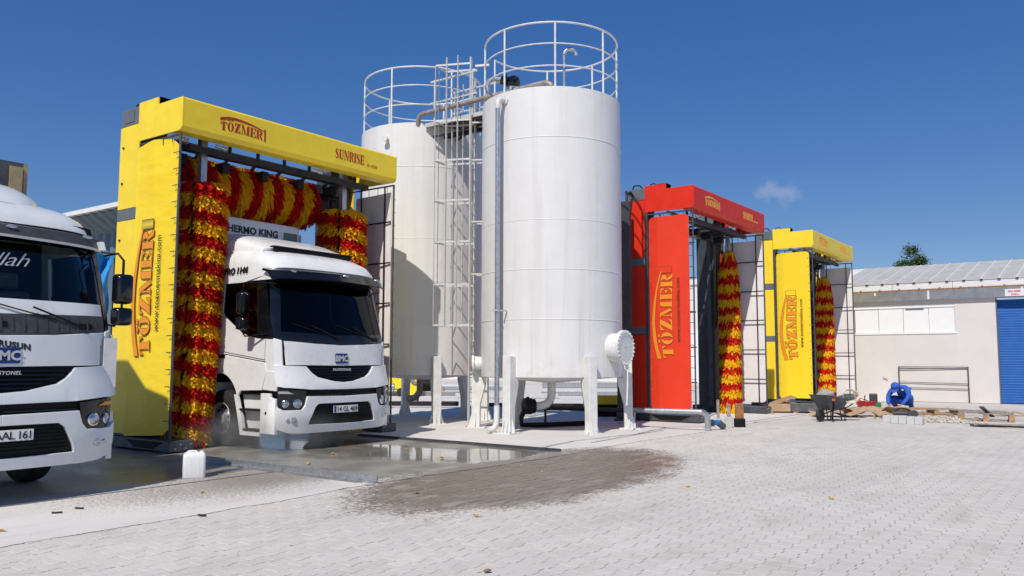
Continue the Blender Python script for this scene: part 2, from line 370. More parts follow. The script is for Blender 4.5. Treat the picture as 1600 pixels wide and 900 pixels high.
def ell(cx, cy, rx, ry, a0, a1, n=8): return [(cx+rx*math.cos(R_(a0+(a1-a0)*i/n)), cy+ry*math.sin(R_(a0+(a1-a0)*i/n))) for i in range(n+1)]
def stroke(pts, ws):
    L, Rr = [], []
    for i, p in enumerate(pts):
        a = pts[max(i-1, 0)]; b = pts[min(i+1, len(pts)-1)]; dx, dy = b[0]-a[0], b[1]-a[1]; l = math.hypot(dx, dy) or 1
        nx, ny = -dy/l*ws[i]/2, dx/l*ws[i]/2; L.append((p[0]+nx, p[1]+ny)); Rr.append((p[0]-nx, p[1]-ny))
    return [[L[i], L[i+1], Rr[i+1], Rr[i]] for i in range(len(pts)-1)]
STEM = [(0, 0), (.38, 0), (.38, .06), (.33, .08), (.33, .92), (.38, .94), (.38, 1), (0, 1), (0, .94), (.05, .92), (.05, .08), (0, .06)]
GL = {
 'T': (.78, [[(.17, 0), (.61, 0), (.61, .06), (.54, .08), (.54, 1), (.24, 1), (.24, .08), (.17, .06)], [(0, 1), (.2, 1), (.2, .93), (.1, .86), (.05, .68), (0, .68)], [(.78, 1), (.58, 1), (.58, .93), (.68, .86), (.73, .68), (.78, .68)]]),
 'O': (.80, [ell(.36, .5, .36, .5, 90, 270, 12)+[(.36, .06), (.27, .2), (.27, .8), (.36, .94)], ell(.44, .5, .36, .5, -90, 90, 12)+[(.44, .94), (.53, .8), (.53, .2), (.44, .06)]]),
 'Z': (.78, [[(0, 0), (.34, 0), (.78, 1), (.44, 1)], [(.04, 1), (.4, 1), (.37, .93), (.18, .88), (.09, .68), (.04, .68)], [(.74, 0), (.38, 0), (.41, .07), (.6, .12), (.69, .32), (.74, .32)]]),
 'M': (1.08, [[(0, 0), (.26, 0), (.26, .06), (.17, .08), (.17, .66), (.1, .9), (.1, .08), (0, .06)], [(0, 1), (.30, 1), (.60, .22), (.52, 0), (.46, 0), (.12, .90), (0, .94)], [(.66, 0), (1.08, 0), (1.08, .06), (1.02, .08), (1.02, .92), (1.08, .94), (1.08, 1), (.80, 1), (.72, .80), (.72, .08), (.66, .06)]]),
 'E': (.74, [STEM, [(.42, 1), (.74, 1), (.74, .68), (.69, .68), (.62, .88), (.42, .94)], [(.42, .54), (.52, .56), (.58, .68), (.62, .68), (.62, .32), (.58, .32), (.52, .44), (.42, .46)], [(.42, 0), (.74, 0), (.74, .32), (.69, .32), (.62, .12), (.42, .06)]]),
 'R': (.86, [STEM, [(.42, 1), (.56, 1)]+ell(.54, .75, .27, .25, 80, -80, 8)+[(.42, .5), (.42, .56), (.5, .6), (.52, .75), (.5, .9), (.42, .94)], [(.42, .46), (.60, .48), (.80, .08), (.86, .06), (.86, 0), (.60, 0)]]),
 'S': (.66, stroke([(.58, .70), (.55, .86), (.42, .95), (.25, .93), (.15, .79), (.2, .64), (.36, .51), (.5, .36), (.53, .2), (.42, .06), (.26, .04), (.12, .12), (.06, .32)], [.02, .06, .08, .13, .22, .27, .29, .27, .22, .13, .08, .06, .02])),
 'U': (.86, [[(0, 1), (.4, 1), (.4, .94), (.34, .92), (.34, .2), (.42, .07), (.42, 0), (.2, .02), (.06, .2), (.06, .92), (0, .94)], [(.46, 0), (.46, .06), (.66, .2), (.66, .92), (.58, .94), (.58, 1), (.86, 1), (.86, .94), (.76, .92), (.76, .18), (.62, .02)]]),
 'N': (.92, [[(0, 0), (.24, 0), (.24, .06), (.17, .08), (.17, .7), (.1, .85), (.1, .08), (0, .06)], [(0, 1), (.32, 1), (.82, .1), (.82, 0), (.62, 0), (.1, .9), (0, .94)], [(.66, 1), (.92, 1), (.92, .94), (.85, .92), (.85, .2), (.76, .36), (.76, .92), (.66, .94)]]),
 'I': (.38, [STEM]),
}
def serif_polys(txt, h, w=1., gap=.09):
    out = []; x = 0
    for ch in txt:
        dots = ch == 'Ö'; wd, ps = GL['O' if dots else ch]
        for p in ps: out.append([((x+a*w)*h, b*h) for a, b in p])
        if dots:
            for cx in (.22, .58): out.append([((x+(cx+.12*math.cos(t*PI/5))*w)*h, (1.19+.085*math.sin(t*PI/5))*h) for t in range(10)])
        x += wd*w+gap*w
    return out, (x-gap*w)*h
def lerp_tab(tab, t):
    if t <= tab[0][0]: return tab[0][1]
    for (a, p), (c, q) in zip(tab, tab[1:]):
        if t <= c: return p+(q-p)*(t-a)/(c-a)
    return tab[-1][1]
def logo_polys(h, w, header):
    ps, L = serif_polys('TÖZMER', h, w)
    ps = [[(a, c*lerp_tab([(0, .84), (.2, .93), (.42, 1.0), (.8, .97), (1, .93)], a/L)+.10*h*math.sin(PI*min(1, max(0, a/L)))) for a, c in p] for p in ps]
    n = 26; top = []; bot = []
    for i in range(n+1):
        t = i/n*1.04-.01; y = h*lerp_tab([(0, 1.12), (.08, 1.24), (.18, 1.38), (.3, 1.45), (.45, 1.44), (.6, 1.38), (.75, 1.29), (.9, 1.15), (1.03, .98)] if header else [(0, 1.18), (.1, 1.40), (.25, 1.60), (.42, 1.68), (.6, 1.60), (.8, 1.38), (.92, 1.18), (1.03, .96)], t); th = h*lerp_tab([(0, .34), (.3, .30), (.65, .23), (1.03, .09)], t)
        top.append((L*t, y+th/2)); bot.append((L*t, y-th/2))
    for i in range(n):
        ps.append([bot[i], bot[i+1], top[i+1], top[i]])
    if header: ps.append([(L+.20*h, -.08*h), (L+.42*h, -.08*h), (L+.42*h, 1.22*h), (L+.20*h, 1.22*h)])
    return ps, L
def grow(ps, d):
    out = []
    for p in ps:
        n = len(p); ar = sum(p[i][0]*p[(i+1) % n][1]-p[(i+1) % n][0]*p[i][1] for i in range(n)); sg = 1 if ar > 0 else -1; q = []
        for i in range(n):
            a, b, c = Vector(p[i-1]), Vector(p[i]), Vector(p[(i+1) % n]); e1 = (b-a); e2 = (c-b)
            if e1.length < 1e-6 or e2.length < 1e-6: q.append(p[i]); continue
            n1 = Vector((e1.y, -e1.x)).normalized()*sg; n2 = Vector((e2.y, -e2.x)).normalized()*sg
            k = n1+n2; k = k.normalized() if k.length > .2 else n1
            q.append((b.x+k.x*d, b.y+k.y*d))
        out.append(q)
    return out
def polys_obj(ps, fn, name, mat, parent, t0=.0, t1=.004):
    b = MB()
    for i, p in enumerate(ps): b.prism(p, fn, t0, t1+(i % 5)*.00012)
    return b.build(name, mat, parent)

# ------------------------------------------------------------------ one small wisp of cloud in the sky
tc = nt.nodes.new('ShaderNodeTexCoord'); mp = nt.nodes.new('ShaderNodeMapping'); nt.links.new(tc.outputs['Generated'], mp.inputs[0])
cdir = Vector((.9318, .3080, .1925))
vs_ = nt.nodes.new('ShaderNodeVectorMath'); vs_.operation = 'SUBTRACT'; nt.links.new(mp.outputs[0], vs_.inputs[0]); vs_.inputs[1].default_value = cdir
vm = nt.nodes.new('ShaderNodeVectorMath'); vm.operation = 'MULTIPLY'; nt.links.new(vs_.outputs[0], vm.inputs[0]); vm.inputs[1].default_value = (1, 1, 2.0)
vl = nt.nodes.new('ShaderNodeVectorMath'); vl.operation = 'LENGTH'; nt.links.new(vm.outputs[0], vl.inputs[0])
cn = nd(nt, 'ShaderNodeTexNoise', Scale=42., Detail=6., Roughness=.6, Vector=mp.outputs[0])
cv = mth(nt, 'SUBTRACT', cn.outputs[0], mth(nt, 'MULTIPLY', vl.outputs['Value'], 11.5))
cf = ramp(nt, cv, .14, .52, 0, .26)
cm = mixc(nt, cf, hs.outputs[0], (5.6, 5.4, 5.9)); nt.links.new(cm, bg.inputs[0])

# ------------------------------------------------------------------ ground
def sheet(name, pts, z, mat, parent=None):
    b = MB(); b.add([(x, y, z) for x, y in pts], [tuple(range(len(pts)))]); o = b.build(name, mat, parent, fixn=False); return o
g = MB(); NX = 40
g.add([(-900+i*1800/NX, -900+j*1800/NX, -.014) for j in range(NX+1) for i in range(NX+1)], [(j*(NX+1)+i, j*(NX+1)+i+1, (j+1)*(NX+1)+i+1, (j+1)*(NX+1)+i) for j in range(NX) for i in range(NX)])
tag(g.build('ground', 'yard_ground', fixn=False), kind='structure')
def edge_y(x): return 7.93+.07*math.sin(x*.9+.5)+.10*mnoise.noise(Vector((x*1.7, 3.1, 0)))+.035*mnoise.noise(Vector((x*9, 8.1, 0)))
xs = [-14+i*.06 for i in range(int((47+14)/.06))]
sheet_pts = [(x, edge_y(x)) for x in xs]+[(47, 75), (-14, 75)]
b = MB(); b.add([(x, y, .0045) for x, y in [(x, edge_y(x)) for x in xs]]+[(x, 75, .0045) for x in xs], [(i, i+1, len(xs)+i+1, len(xs)+i) for i in range(len(xs)-1)])
tag(b.build('concrete_apron', 'apron_concrete', fixn=False), kind='structure')
PA, P1, P2, PP = .115, .093, .067, .160
def paver_mesh(b, cx, cy, z, tx=0, ty=0, full=True):
    G = .0045; e = .0035
    o = [(-PA, -P1), (-PA*.62, -P1), (-PA*.38, -P2), (PA*.38, -P2), (PA*.62, -P1), (PA, -P1), (PA, P1), (PA*.62, P1), (PA*.38, P2), (-PA*.38, P2), (-PA*.62, P1), (-PA, P1)]
    def sh(d): return [(x-math.copysign(d, x), y-math.copysign(d, y)) for x, y in o]
    r1 = sh(G); r2 = sh(G+e); n = 12
    vs = [(cx+x, cy+y, z+x*tx+y*ty) for x, y in r2]+[(cx+x, cy+y, z-.0018) for x, y in r1]+[(cx+x, cy+y, -.03) for x, y in r1]
    fs = [(0, 1, 10, 11), (1, 2, 9, 10), (2, 3, 8, 9), (3, 4, 7, 8), (4, 5, 6, 7)]
    fs += [(i+n, (i+1) % n+n, (i+1) % n, i) for i in range(n)]+[(i+2*n, (i+1) % n+2*n, (i+1) % n+n, i+n) for i in range(n)]
    b.add(vs, fs)
def in_view(x, y, mg=.03):
    d = Vector((x, y, 0))-Vector((0, 0, 1.6)); f = d.dot(fw)
    if f < 1: return None
    u = d.dot(rt2)/f*1296.44/1600; v = d.dot(up2)/f*1296.44/900
    return (abs(u) < .5+mg and abs(v) < .5+mg*1.5) and f
spots = []
for j in range(0, 90):
    y = 8.02-PP*(j+.5)
    for i in range(-20, 130):
        x = 2.0+(i+(.5 if j % 2 else 0))*2*PA
        f = in_view(x, y, .22)
        if f and y < edge_y(x)+.08 and x < 27: spots.append((f, x, y))
spots.sort()
inner = [q for q in spots if in_view(q[1], q[2], -.004)][:300]; inn = set(inner)
yard = sheet('paved_yard', [(x, edge_y(x)+.15) for x in (-4, 0, 4, 8, 12, 16, 20, 24, 27)]+[(27, -8), (-4, -8)], -.0062, 'joint_sand'); tag(yard, kind='structure')
pb = MB(); paver_mesh(pb, 0, 0, 0); proto = pb.build('paver', 'paver_concrete', yard, fixn=False)
for k, (f, x, y) in enumerate(inner):
    o = proto if k == 0 else proto.copy()
    if k: COL.objects.link(o); o.parent = yard
    o.location = (x, y, random.uniform(-.0022, .0015)); o.rotation_euler = (random.gauss(0, .008), random.gauss(0, .008), random.gauss(0, .010))
pb = MB()
for q in spots:
    if q in inn: continue
    paver_mesh(pb, q[1], q[2], random.uniform(-.0022, .0015), random.gauss(0, .008), random.gauss(0, .008))
tag(pb.build('paver', 'paver_concrete', yard, fixn=False), kind='stuff')
# tank plinth: a slightly raised screed with a broken edge
pts = []
def loop(pts_, step=.15, amp=.05):
    out = []
    for i in range(len(pts_)):
        a, c = Vector(pts_[i]), Vector(pts_[(i+1) % len(pts_)]); n = max(1, int((c-a).length/step))
        for k in range(n):
            p = a.lerp(c, k/n); out.append((p.x+amp*mnoise.noise(Vector((p.x*3, p.y*3, 1))), p.y+amp*mnoise.noise(Vector((p.x*3, p.y*3, 7)))))
    return out
lp = loop([(12.78, 8.75), (14.4, 9.0), (16.6, 8.75), (18.9, 9.1), (19.6, 12), (20, 18.6), (12.78, 18.6)])
b = MB(); b.prism(lp, lambda a, c, t: (a, c, t), .0, .03); tag(b.build('tank_plinth', 'apron_concrete'), kind='structure')
# saw-cut joints
b = MB()
for a, c in (((19.3, 8.35), (27.5, 8.1)), ((18.4, 9.62), (20.2, 8.0)), ((14.4, 8.6), (18.2, 8.85)), ((2, 10.0), (7.8, 10.0))): b.bar((*a, .0085), (*c, .0085), .022, .004)
tag(b.build('expansion_joint', 'wrap_grey'), kind='structure')

# fallen leaves and litter
def leaf(x, y, s, mat, lab, grp):
    b = MB(); n = 9; vs = []
    for i in range(n):
        t = 2*PI*i/n; r = s*(1 if i % 2 else .62)*random.uniform(.8, 1.15); vs.append((r*math.cos(t), .75*r*math.sin(t), .012+.5*s*abs(math.sin(t))*random.random()))
    vs.append((0, 0, .006)); b.add(vs, [(i, (i+1) % n, n) for i in range(n)])
    b.tube([(s*.8, 0, .01), (s*1.6, s*.2, .012)], .003, 4)
    o = b.build('fallen_leaf', mat, fixn=False); o.location = (x, y, .004); o.rotation_euler = (0, 0, random.uniform(0, 6)); tag(o, lab, 'leaf', grp)
LV = [(3.58, 8.56, 'left edge of the concrete apron'), (7.61, 7.02, 'damp paving near the end of the gutter rail'), (6.86, 5.49, 'dry paving just below the wet stain'), (5.11, 3.98, 'bottom edge of the picture on the pavers'), (10.1, 4.6, 'dry paving right of the wet stain'), (10.24, 2.85, 'pale paving at lower right'), (6.05, 9.1, 'speckled concrete in front of the jerrycan')]
for x, y, w in LV: leaf(x, y, .05, random.choice(['leaf_yellow', 'leaf_yellow', 'leaf_brown']), 'curled dry leaf lying on the '+w, 'fallen leaves')
for x, y, w in [(9.9, 11.1, 'in the puddle below the truck bumper'), (8.7, 10.3, 'in the puddle beside the left gutter rail'), (10.6, 9.2, 'in the middle of the puddle'), (7.35, 10.6, 'just right of the white jerrycan'), (7.9, 9.1, 'against the left gutter rail'), (11.2, 10.6, 'in the puddle near the tank reflection')]:
    leaf(x, y, .06, 'leaf_yellow', 'yellow leaf lying '+w, 'fallen leaves')
for x, y, w in [(4.35, 9.12, 'leftmost dark scrap of rubber on the pale concrete'), (4.62, 9.2, 'larger dark scrap of rubber on the pale concrete, beside a smaller one'), (5.17, 7.77, 'short dark strip at the edge of the pavers')]:
    b = MB(); b.box(-.05, .05, -.014, .014, 0, .012); o = b.build('rubber_scrap', 'rubber'); o.location = (x, y, .01); o.rotation_euler = (0, 0, random.uniform(-.8, .2)-.6); tag(o, w, 'scrap', 'dark scraps on the concrete')
b = MB()
for k in range(420):
    x = random.uniform(2.5, 24); y = 8.0+random.gauss(0, .35) if random.random() < .6 else random.uniform(3, 9.5)
    if in_view(x, y, 0):
        s = random.uniform(.006, .016); z0 = .006; q = [(x+random.uniform(-s, s), y+random.uniform(-s, s), z0+random.uniform(0, s)) for _ in range(4)]
        b.add(q, [(0, 1, 2), (0, 2, 3), (0, 3, 1), (1, 3, 2)])
tag(b.build('gravel', 'rubble'), 'loose grit scattered along the seam between apron and pavers', kind='stuff')

# ------------------------------------------------------------------ gutter rails of the wash bay
def gutter(x, y0, y1, mat, lab, hh=.10):
    b = MB(); r = empty('gutter_rail', (x, y0, 0)); L = y1-y0
    b.box(-.012, .012, 0, L, .0, hh); b.build('upstand', mat, r)
    b = MB(); b.box(-.06, -.0125, 0, L, .0, .02); b.build('flange', mat, r)
    for k in range(int(L/.8)):
        b = MB(); b.box(-.05, -.012, .3+k*.8, .32+k*.8, .0205, .05); b.build('rib', mat, r)
    tag(r, lab, 'rail', 'gutter rails of the wash bay')
gutter(7.93, 8.02, 12.4, 'galvanised', 'shiny galvanised gutter rail on the left side of the puddle')
gutter(12.66, 8.2, 13.4, 'frame_grey', 'dark steel gutter rail between the puddle and the tank plinth', .055)

# ------------------------------------------------------------------ tanks
def tank(cx, cy, off, lab, big):
    R = 1.69; z0, z1 = 1.26, 7.83
    root = empty('storage_tank', (cx, cy, 0)); tag(root, lab, 'tank', 'white storage tanks')
    b = MB(); b.lathe([(R, z0), (R, 3.15), (R+.003, 4.8), (R, 6.3), (R, z1), (R-.02, z1+.012), (R*.5, z1+.14), (.02, z1+.2)], n=96); b.build('shell', 'tank_white', root, smooth=30)
    b = MB(); b.lathe([(R, z0-.002), (R-.015, z0-.006), (R-.05, z0-.012), (.25, z0-.14), (.10, z0-.15), (.02, z0-.15)], n=96); b.build('cone_bottom', 'tank_white', root, smooth=30)
    for z in (2.55, 3.67, 4.79, 6.2, 6.68)[0 if big else 0:]:
        if z == 6.2: continue
        b = MB(); b.lathe([(R-.002, z-.012), (R+.007, z-.006), (R+.007, z+.006), (R-.002, z+.012)], n=96); b.build('weld_seam', 'tank_white', root, smooth=60)
    for k, a in enumerate((30, 140, 250, 310, 200, 75)):      # upright seams between plates
        zz = ((z0, 2.55), (2.55, 3.67), (3.67, 4.79), (4.79, 6.68), (6.68, z1), (2.55, 3.67))[k]
        b = MB(); a = R_(a); b.bar((math.cos(a)*(R+.001), math.sin(a)*(R+.001), zz[0]), (math.cos(a)*(R+.000), math.sin(a)*(R+.000), zz[1]), .010, .005); b.build('weld_seam', 'tank_white', root)
    for k in range(6):                                       # legs with flared feet
        a = R_(off+60*k); c, s = math.cos(a), math.sin(a); RR = 1.83
        def P(r, t, z): return (c*r-s*t, s*r+c*t, z)
        b = MB(); w = .105
        prof = [(RR-.16, 1.72), (RR+.08, 1.74), (RR+.09, .03), (RR-.11, .03), (RR-.12, .6), (RR-.25, 1.08), (RR-.25, 1.24), (RR-.145, 1.24)]
        b.prism(prof, lambda r, z, t: P(r, t, z), -w, w); leg = b.build('leg', 'rail_white', root, bevel=.012)
        b = MB(); q = [P(r, t, z) for z in (.031, .055) for r, t in ((RR-.24, -.24), (RR+.26, -.24), (RR+.26, .24), (RR-.24, .24))]
        b.add(q, [(0, 1, 2, 3), (7, 6, 5, 4), (0, 4, 5, 1), (1, 5, 6, 2), (2, 6, 7, 3), (3, 7, 4, 0)]); b.build('base_plate', 'rail_white', leg)
        for sg in (-1, 1):                                   # gusset fins
            b = MB(); q = [(w+.001, .056), (w+.08, .056), (w+.065, .14), (w+.001, .36)]
            b.prism(q, lambda t, z, r: P(r, t*sg, z), RR-.01, RR+.01); b.build('gusset', 'rail_white', leg)
            b = MB(); q = [(.091, .056), (.17, .056), (.155, .14), (.091, .36)]
            b.prism(q, lambda r, z, t: P(RR+r, t, z), sg*.05-.01, sg*.05+.01); b.build('gusset', 'rail_white', leg)
            b = MB(); b.lathe([(.018, .055), (.018, .085), (.001, .085)], P(RR+.2, sg*.19, 0), 8); b.build('anchor_bolt', 'galvanised', leg)
    Rr = 1.63; gap = (96, 128) if big else (300, 335)
    rail = empty('railing', (0, 0, 0))
    bpy.data.objects.remove(rail)
    for zi, z in enumerate((9.36, 8.86, 8.34)):
        a0, a1 = gap[1], gap[0]+360; b = MB(); n = 72
        b.tube([(Rr*math.cos(R_(a0+(a1-a0)*i/n)), Rr*math.sin(R_(a0+(a1-a0)*i/n)), z) for i in range(n+1)], .024 if zi == 0 else .017, 8)
        b.build('guard_rail', 'rail_white', root, smooth=60)
    angs = (217, 262, 307, 352, 37, 82, gap[1], gap[0], 172) if big else (132, 192, 250, 300, 335, 20, 80)
    for a in angs:
        b = MB(); c, s = math.cos(R_(a)), math.sin(R_(a)); b.tube([(Rr*c, Rr*s, z1+.0), (Rr*c, Rr*s, 9.36)], .024, 8); b.build('rail_post', 'rail_white', root, smooth=60)
    return root
TR, TL = (16.7, 11.07), (16.97, 15.58)
tr = tank(*TR, 2, 'tall white cylindrical tank on six legs standing nearer, with bolted manhole and vertical pipe', True)
tl = tank(*TL, -4, 'tall white cylindrical tank standing behind the ladder cage, half shaded by the yellow washing gantry', False)
# bits of the right tank
b = MB(); mx, my, mz = .0, -1.98, 1.93
b.lathe([(.33, -1.45), (.33, my), (.32, my)], (mx, 0, mz), 40, 'y'); neck = b.build('manhole_neck', 'rail_white', tr, smooth=30)
b = MB(); b.lathe([(.33, my+.045), (.40, my+.045), (.40, my+.005), (.33, my+.005)], (mx, 0, mz), 40, 'y'); b.lathe([(.02, my-.035), (.40, my-.035), (.40, my+.001), (.02, my+.001)], (mx, 0, mz), 40, 'y')
fl = b.build('manhole_cover', 'rail_white', tr, smooth=30)
for k in range(24):
    a = 2*PI*k/24; b = MB(); b.lathe([(.001, my-.065), (.02, my-.065), (.02, my+.07), (.001, my+.07)], (mx+.365*math.cos(a), 0, mz+.365*math.sin(a)), 6, 'y'); b.build('bolt', 'rail_white', fl)
b = MB(); b.tube([(mx+.10, -2.0, mz-.42), (mx+.10, -2.0, mz-.75), (mx+.12, -1.96, mz-1.3)], .02, 8); b.lathe([(.001, my-.01), (.06, my-.01), (.06, my+.02), (.001, my+.02)], (mx+.12, 0, mz-.44), 14, 'y'); b.build('drain_pipe', 'rail_white', tr, smooth=40)
# vertical downpipe
pa = R_(174.5); px_, py_ = 1.93*math.cos(pa), 1.93*math.sin(pa)
ix, iy = 1.66*math.cos(pa), 1.66*math.sin(pa); ex, ey = (px_-ix), (py_-iy); el = math.hypot(ex, ey); ex/=el; ey/=el
b = MB(); pts = [(ix, iy, 7.62)]+[(px_-ex*.12*(1-math.sin(R_(t))), py_-ey*.12*(1-math.sin(R_(t))), 7.62-.12*(1-math.cos(R_(t)))) for t in range(0, 91, 15)]+[(px_, py_, 7.38)]
b.tube(pts, .062, 14); el_ = b.build('pipe_elbow', 'white_pipe', tr, smooth=50)
b = MB(); b.lathe([(.001, 0), (.10, 0), (.10, .035), (.001, .035)], n=20); o = b.build('flange', 'white_pipe', el_, smooth=40); o.location = (ix+ex*.03, iy+ey*.03, 7.62); o.rotation_euler = Vector((ex, ey, 0)).to_track_quat('Z', 'Y').to_euler()
b = MB(); b.tube([(px_, py_, 7.379), (px_, py_, .62)], .055, 16); b.build('downpipe', 'galvanised', tr, smooth=40)
b = MB(); b.tube([(px_, py_, .64), (px_, py_, .28), (px_-.03, py_+.015, .18), (px_-.10, py_+.05, .11), (px_-.2, py_+.1, .10)], .066, 14); b.build('outlet_elbow', 'white_pipe', tr, smooth=60)
b = MB(); b.bar((px_+.02, py_-.08, 2.75), (ix*1.0, iy-.08, 2.75), .03, .03); b.bar((px_-.065, py_-.09, 2.75), (px_-.065, py_+.09, 2.75), .02, .03); b.bar((ix-.02, iy-.08, 2.75), (ix-.02, iy-.08, 2.35), .03); b.build('pipe_bracket', 'ladder_grey', tr)
# bottom outlet with dark gate valve
b = MB(); b.tube([(0, 0, 1.12), (0, 0, .82), (-.03, .02, .70), (-.10, .08, .60), (-.22, .17, .56), (-.34, .26, .56)], .10, 14); b.build('outlet_bend', 'white_pipe', tr, smooth=50)
b = MB(); b.tube([(-.34, .26, .56), (-.40, .305, .56)], .17, 20); b.tube([(-.41, .31, .56), (-.56, .42, .56)], .19, 20); b.tube([(-.48, .36, .56), (-.48, .36, .78)], .04, 8); b.tube([(-.52, .4, .52), (-.6, .46, .3), (-.55, .5, .12), (-.2, .3, .10), (1.4, -.4, .10)], .06, 10); b.build('gate_valve', 'matte_black', tr, smooth=40)
b = MB(); b.tube([(.25, .35, .05), (.25, .35, .6)], .03, 8); b.build('valve_support', 'black_steel', tr)
# gooseneck vent on top
vx, vy = 15.62-TR[0], 10.55-TR[1]
b = MB(); b.tube([(vx+.25, vy-.4, 7.8), (vx+.25, vy-.4, 8.75)], .032, 10); b.tube([(vx+.25, vy-.4, 8.74)]+[(vx+.25+.14*(1-math.cos(R_(t)))*.6, vy-.4-.14*(1-math.cos(R_(t)))*.8, 8.74+.14*math.sin(R_(t))) for t in range(15, 181, 15)], .045, 10); b.build('vent_pipe', 'galvanised', tr, smooth=50)
# small capped nozzle on the left tank
na = R_(190); b = MB(); c, s = math.cos(na), math.sin(na); b.tube([(1.66*c, 1.66*s, 7.42), (1.82*c, 1.82*s, 7.42)], .05, 10); b.tube([(1.82*c, 1.82*s, 7.42), (1.85*c, 1.85*s, 7.42)], .085, 12); b.build('nozzle', 'rail_white', tl, smooth=40)
b = MB(); b.tube([(0, 0, 1.12), (0, 0, .8), (.05, .2, .62), (.1, .5, .58)], .09, 12); b.build('outlet_bend', 'rusty_pipe', tl, smooth=50)
# side nozzle between the tanks
na = R_(128); c, s = math.cos(na), math.sin(na); b = MB(); b.tube([(1.66*c, 1.66*s, 1.55), (1.86*c, 1.86*s, 1.55)], .14, 18); b.tube([(1.86*c, 1.86*s, 1.55), (1.91*c, 1.91*s, 1.55)], .21, 20); n_ = b.build('side_nozzle', 'rail_white', tr, smooth=40)
b = MB(); b.tube([(1.911*c, 1.911*s, 1.55), (1.93*c, 1.93*s, 1.55)], .17, 18); b.build('gasket', 'rust', n_, smooth=40)

# ladder with safety cage, between the tanks
LAD = empty('caged_ladder', (15.69, 12.80, 0)); tag(LAD, 'tall grey steel ladder in a safety cage between the two white tanks', 'ladder')
E2 = Vector((.915, .403, 0)); E1 = Vector((-.403, .915, 0))
def LP(a, c, z): p = E1*a+E2*c; return (p.x, p.y, z)
ZT = 9.1
for c in (0, .44):
    b = MB(); b.bar(LP(0, c, .03), LP(0, c, ZT+(.12 if c == 0 else -.35)), .06, .035); b.build('stile', 'ladder_grey', LAD)
for k in range(28):
    z = .35+k*.29; b = MB(); b.tube([LP(0, .02, z), LP(0, .42, z)], .014, 6); b.build('rung', 'ladder_grey', LAD, smooth=60)
for z in (2.5, 3.5, 4.56, 5.6, 6.62, 7.62, 9.06):
    b = MB(); path = [LP(0, -.02, z), LP(.90, -.02, z), LP(.93, .04, z), LP(.80, .46, z), LP(0, .46, z)]
    for p, q in zip(path, path[1:]): b.bar(p, q, .012, .045)
    b.build('cage_hoop', 'ladder_grey', LAD)
for a, c, w, z0_, z1_ in ((.62, -.035, .045, 2.45, 9.25), (.33, -.035, .035, 2.45, 9.28), (.62, .475, .03, 2.45, 8.65), (.33, .475, .03, 2.45, 8.7), (.925, -.0, .02, 2.45, 9.08), (.90, .22, .02, 2.45, 9.0)):
    b = MB(); b.bar(LP(a, c, z0_), LP(a, c, z1_), w, .012 if w < .03 else .02); b.build('cage_bar', 'ladder_grey', LAD)
for z in (1.35, 3.75, 5.05, 6.6, 7.55):
    for c in (.05, .4):
        b = MB(); p = LP(-.02, c, z); d = Vector((TR[0]-15.69, TR[1]-12.80, 0))-Vector(p); d.z = 0; q = Vector(p)+d*(1-1.68/d.length)
        b.bar(p, (q.x, q.y, z), .035); b.build('wall_bracket', 'ladder_grey', LAD)
# walkway across the tank tops
WK = empty('walkway', (16.1, 13.25, 7.72)); tag(WK, 'short brown grating walkway with grey handrails bridging the tops of the two tanks', 'walkway')
b = MB(); b.box(-.35, .55, -1.15, 1.05, .03, .05)
for k in range(22): b.box(-.35, .55, -1.13+k*.1, -1.115+k*.1, .051, .075)
b.build('grating', 'grating_brown', WK)
for x in (-.37, .57): b = MB(); b.box(x-.02, x+.02, -1.2, 1.1, -.04, .06); b.build('edge_beam', 'ladder_grey', WK)
b = MB(); b.bar((-.3, -1.0, -.1), (.5, .9, -.3), .05); b.bar((.5, -1.0, -.1), (-.3, .9, -.3), .05); b.bar((.1, -1.1, -.25), (.1, 1.0, -.25), .07); b.build('under_brace', 'black_steel', WK)
for x, ys in ((-.4, (-.5, .75)), (.6, (-.95, -.1, .9))):
    for y in ys: b = MB(); b.bar((x, y, 0), (x, y, 1.15), .045); b.build('rail_post', 'ladder_grey', WK)
    for z in (.55, 1.12): b = MB(); b.bar((x, ys[0]-.15, z), (x, ys[-1]+.15, z), .04); b.build('handrail', 'ladder_grey', WK)
b = MB(); b.bar((-.02, -.28, 1.42), (.12, -.62, 1.42), .05); b.build('gate_bar', 'rail_white', WK)
# transfer pipe over the tops
b = MB(); A = Vector((15.62, 14.45, 8.02)); Bp = Vector((15.66, 10.45, 8.10)); d = (Bp-A).normalized()
b.tube([A+Vector((.04, .1, -.26)), A+Vector((.02, .06, -.08)), A+d*.03+Vector((0, 0, -.01)), A+d*.15, Bp-d*.2, Bp-d*.05+Vector((0, 0, -.01)), Bp+d*.06+Vector((0, 0, -.08)), Bp+d*.12+Vector((0, 0, -.25))], .062, 12)
tag(b.build('transfer_pipe', 'rusty_pipe', smooth=50), 'weathered grey pipe running over the walkway from one tank top to the other', 'pipe')
MO = empty('level_motor', (15.75, 12.0, 8.0)); tag(MO, 'black motorised valve with bent pipe on the near edge of the right tank top', 'valve')
b = MB(); b.tube([(-.02, .3, -.15), (-.02, .3, .42), (0, .25, .52), (.03, .12, .55), (.05, -.05, .5), (.06, -.2, .42)], .06, 12); b.build('bent_pipe', 'galvanised', MO, smooth=60)
b = MB(); b.tube([(.05, -.12, .47), (.07, -.3, .38)], .12, 14); b.tube([(.07, -.3, .38), (.1, -.55, .32)], .085, 12); b.box(.0, .2, -.5, -.28, .36, .5); b.tube([(.06, -.2, .5), (.06, -.2, .62)], .03, 8); b.build('motor_body', 'gloss_black', MO, smooth=40)

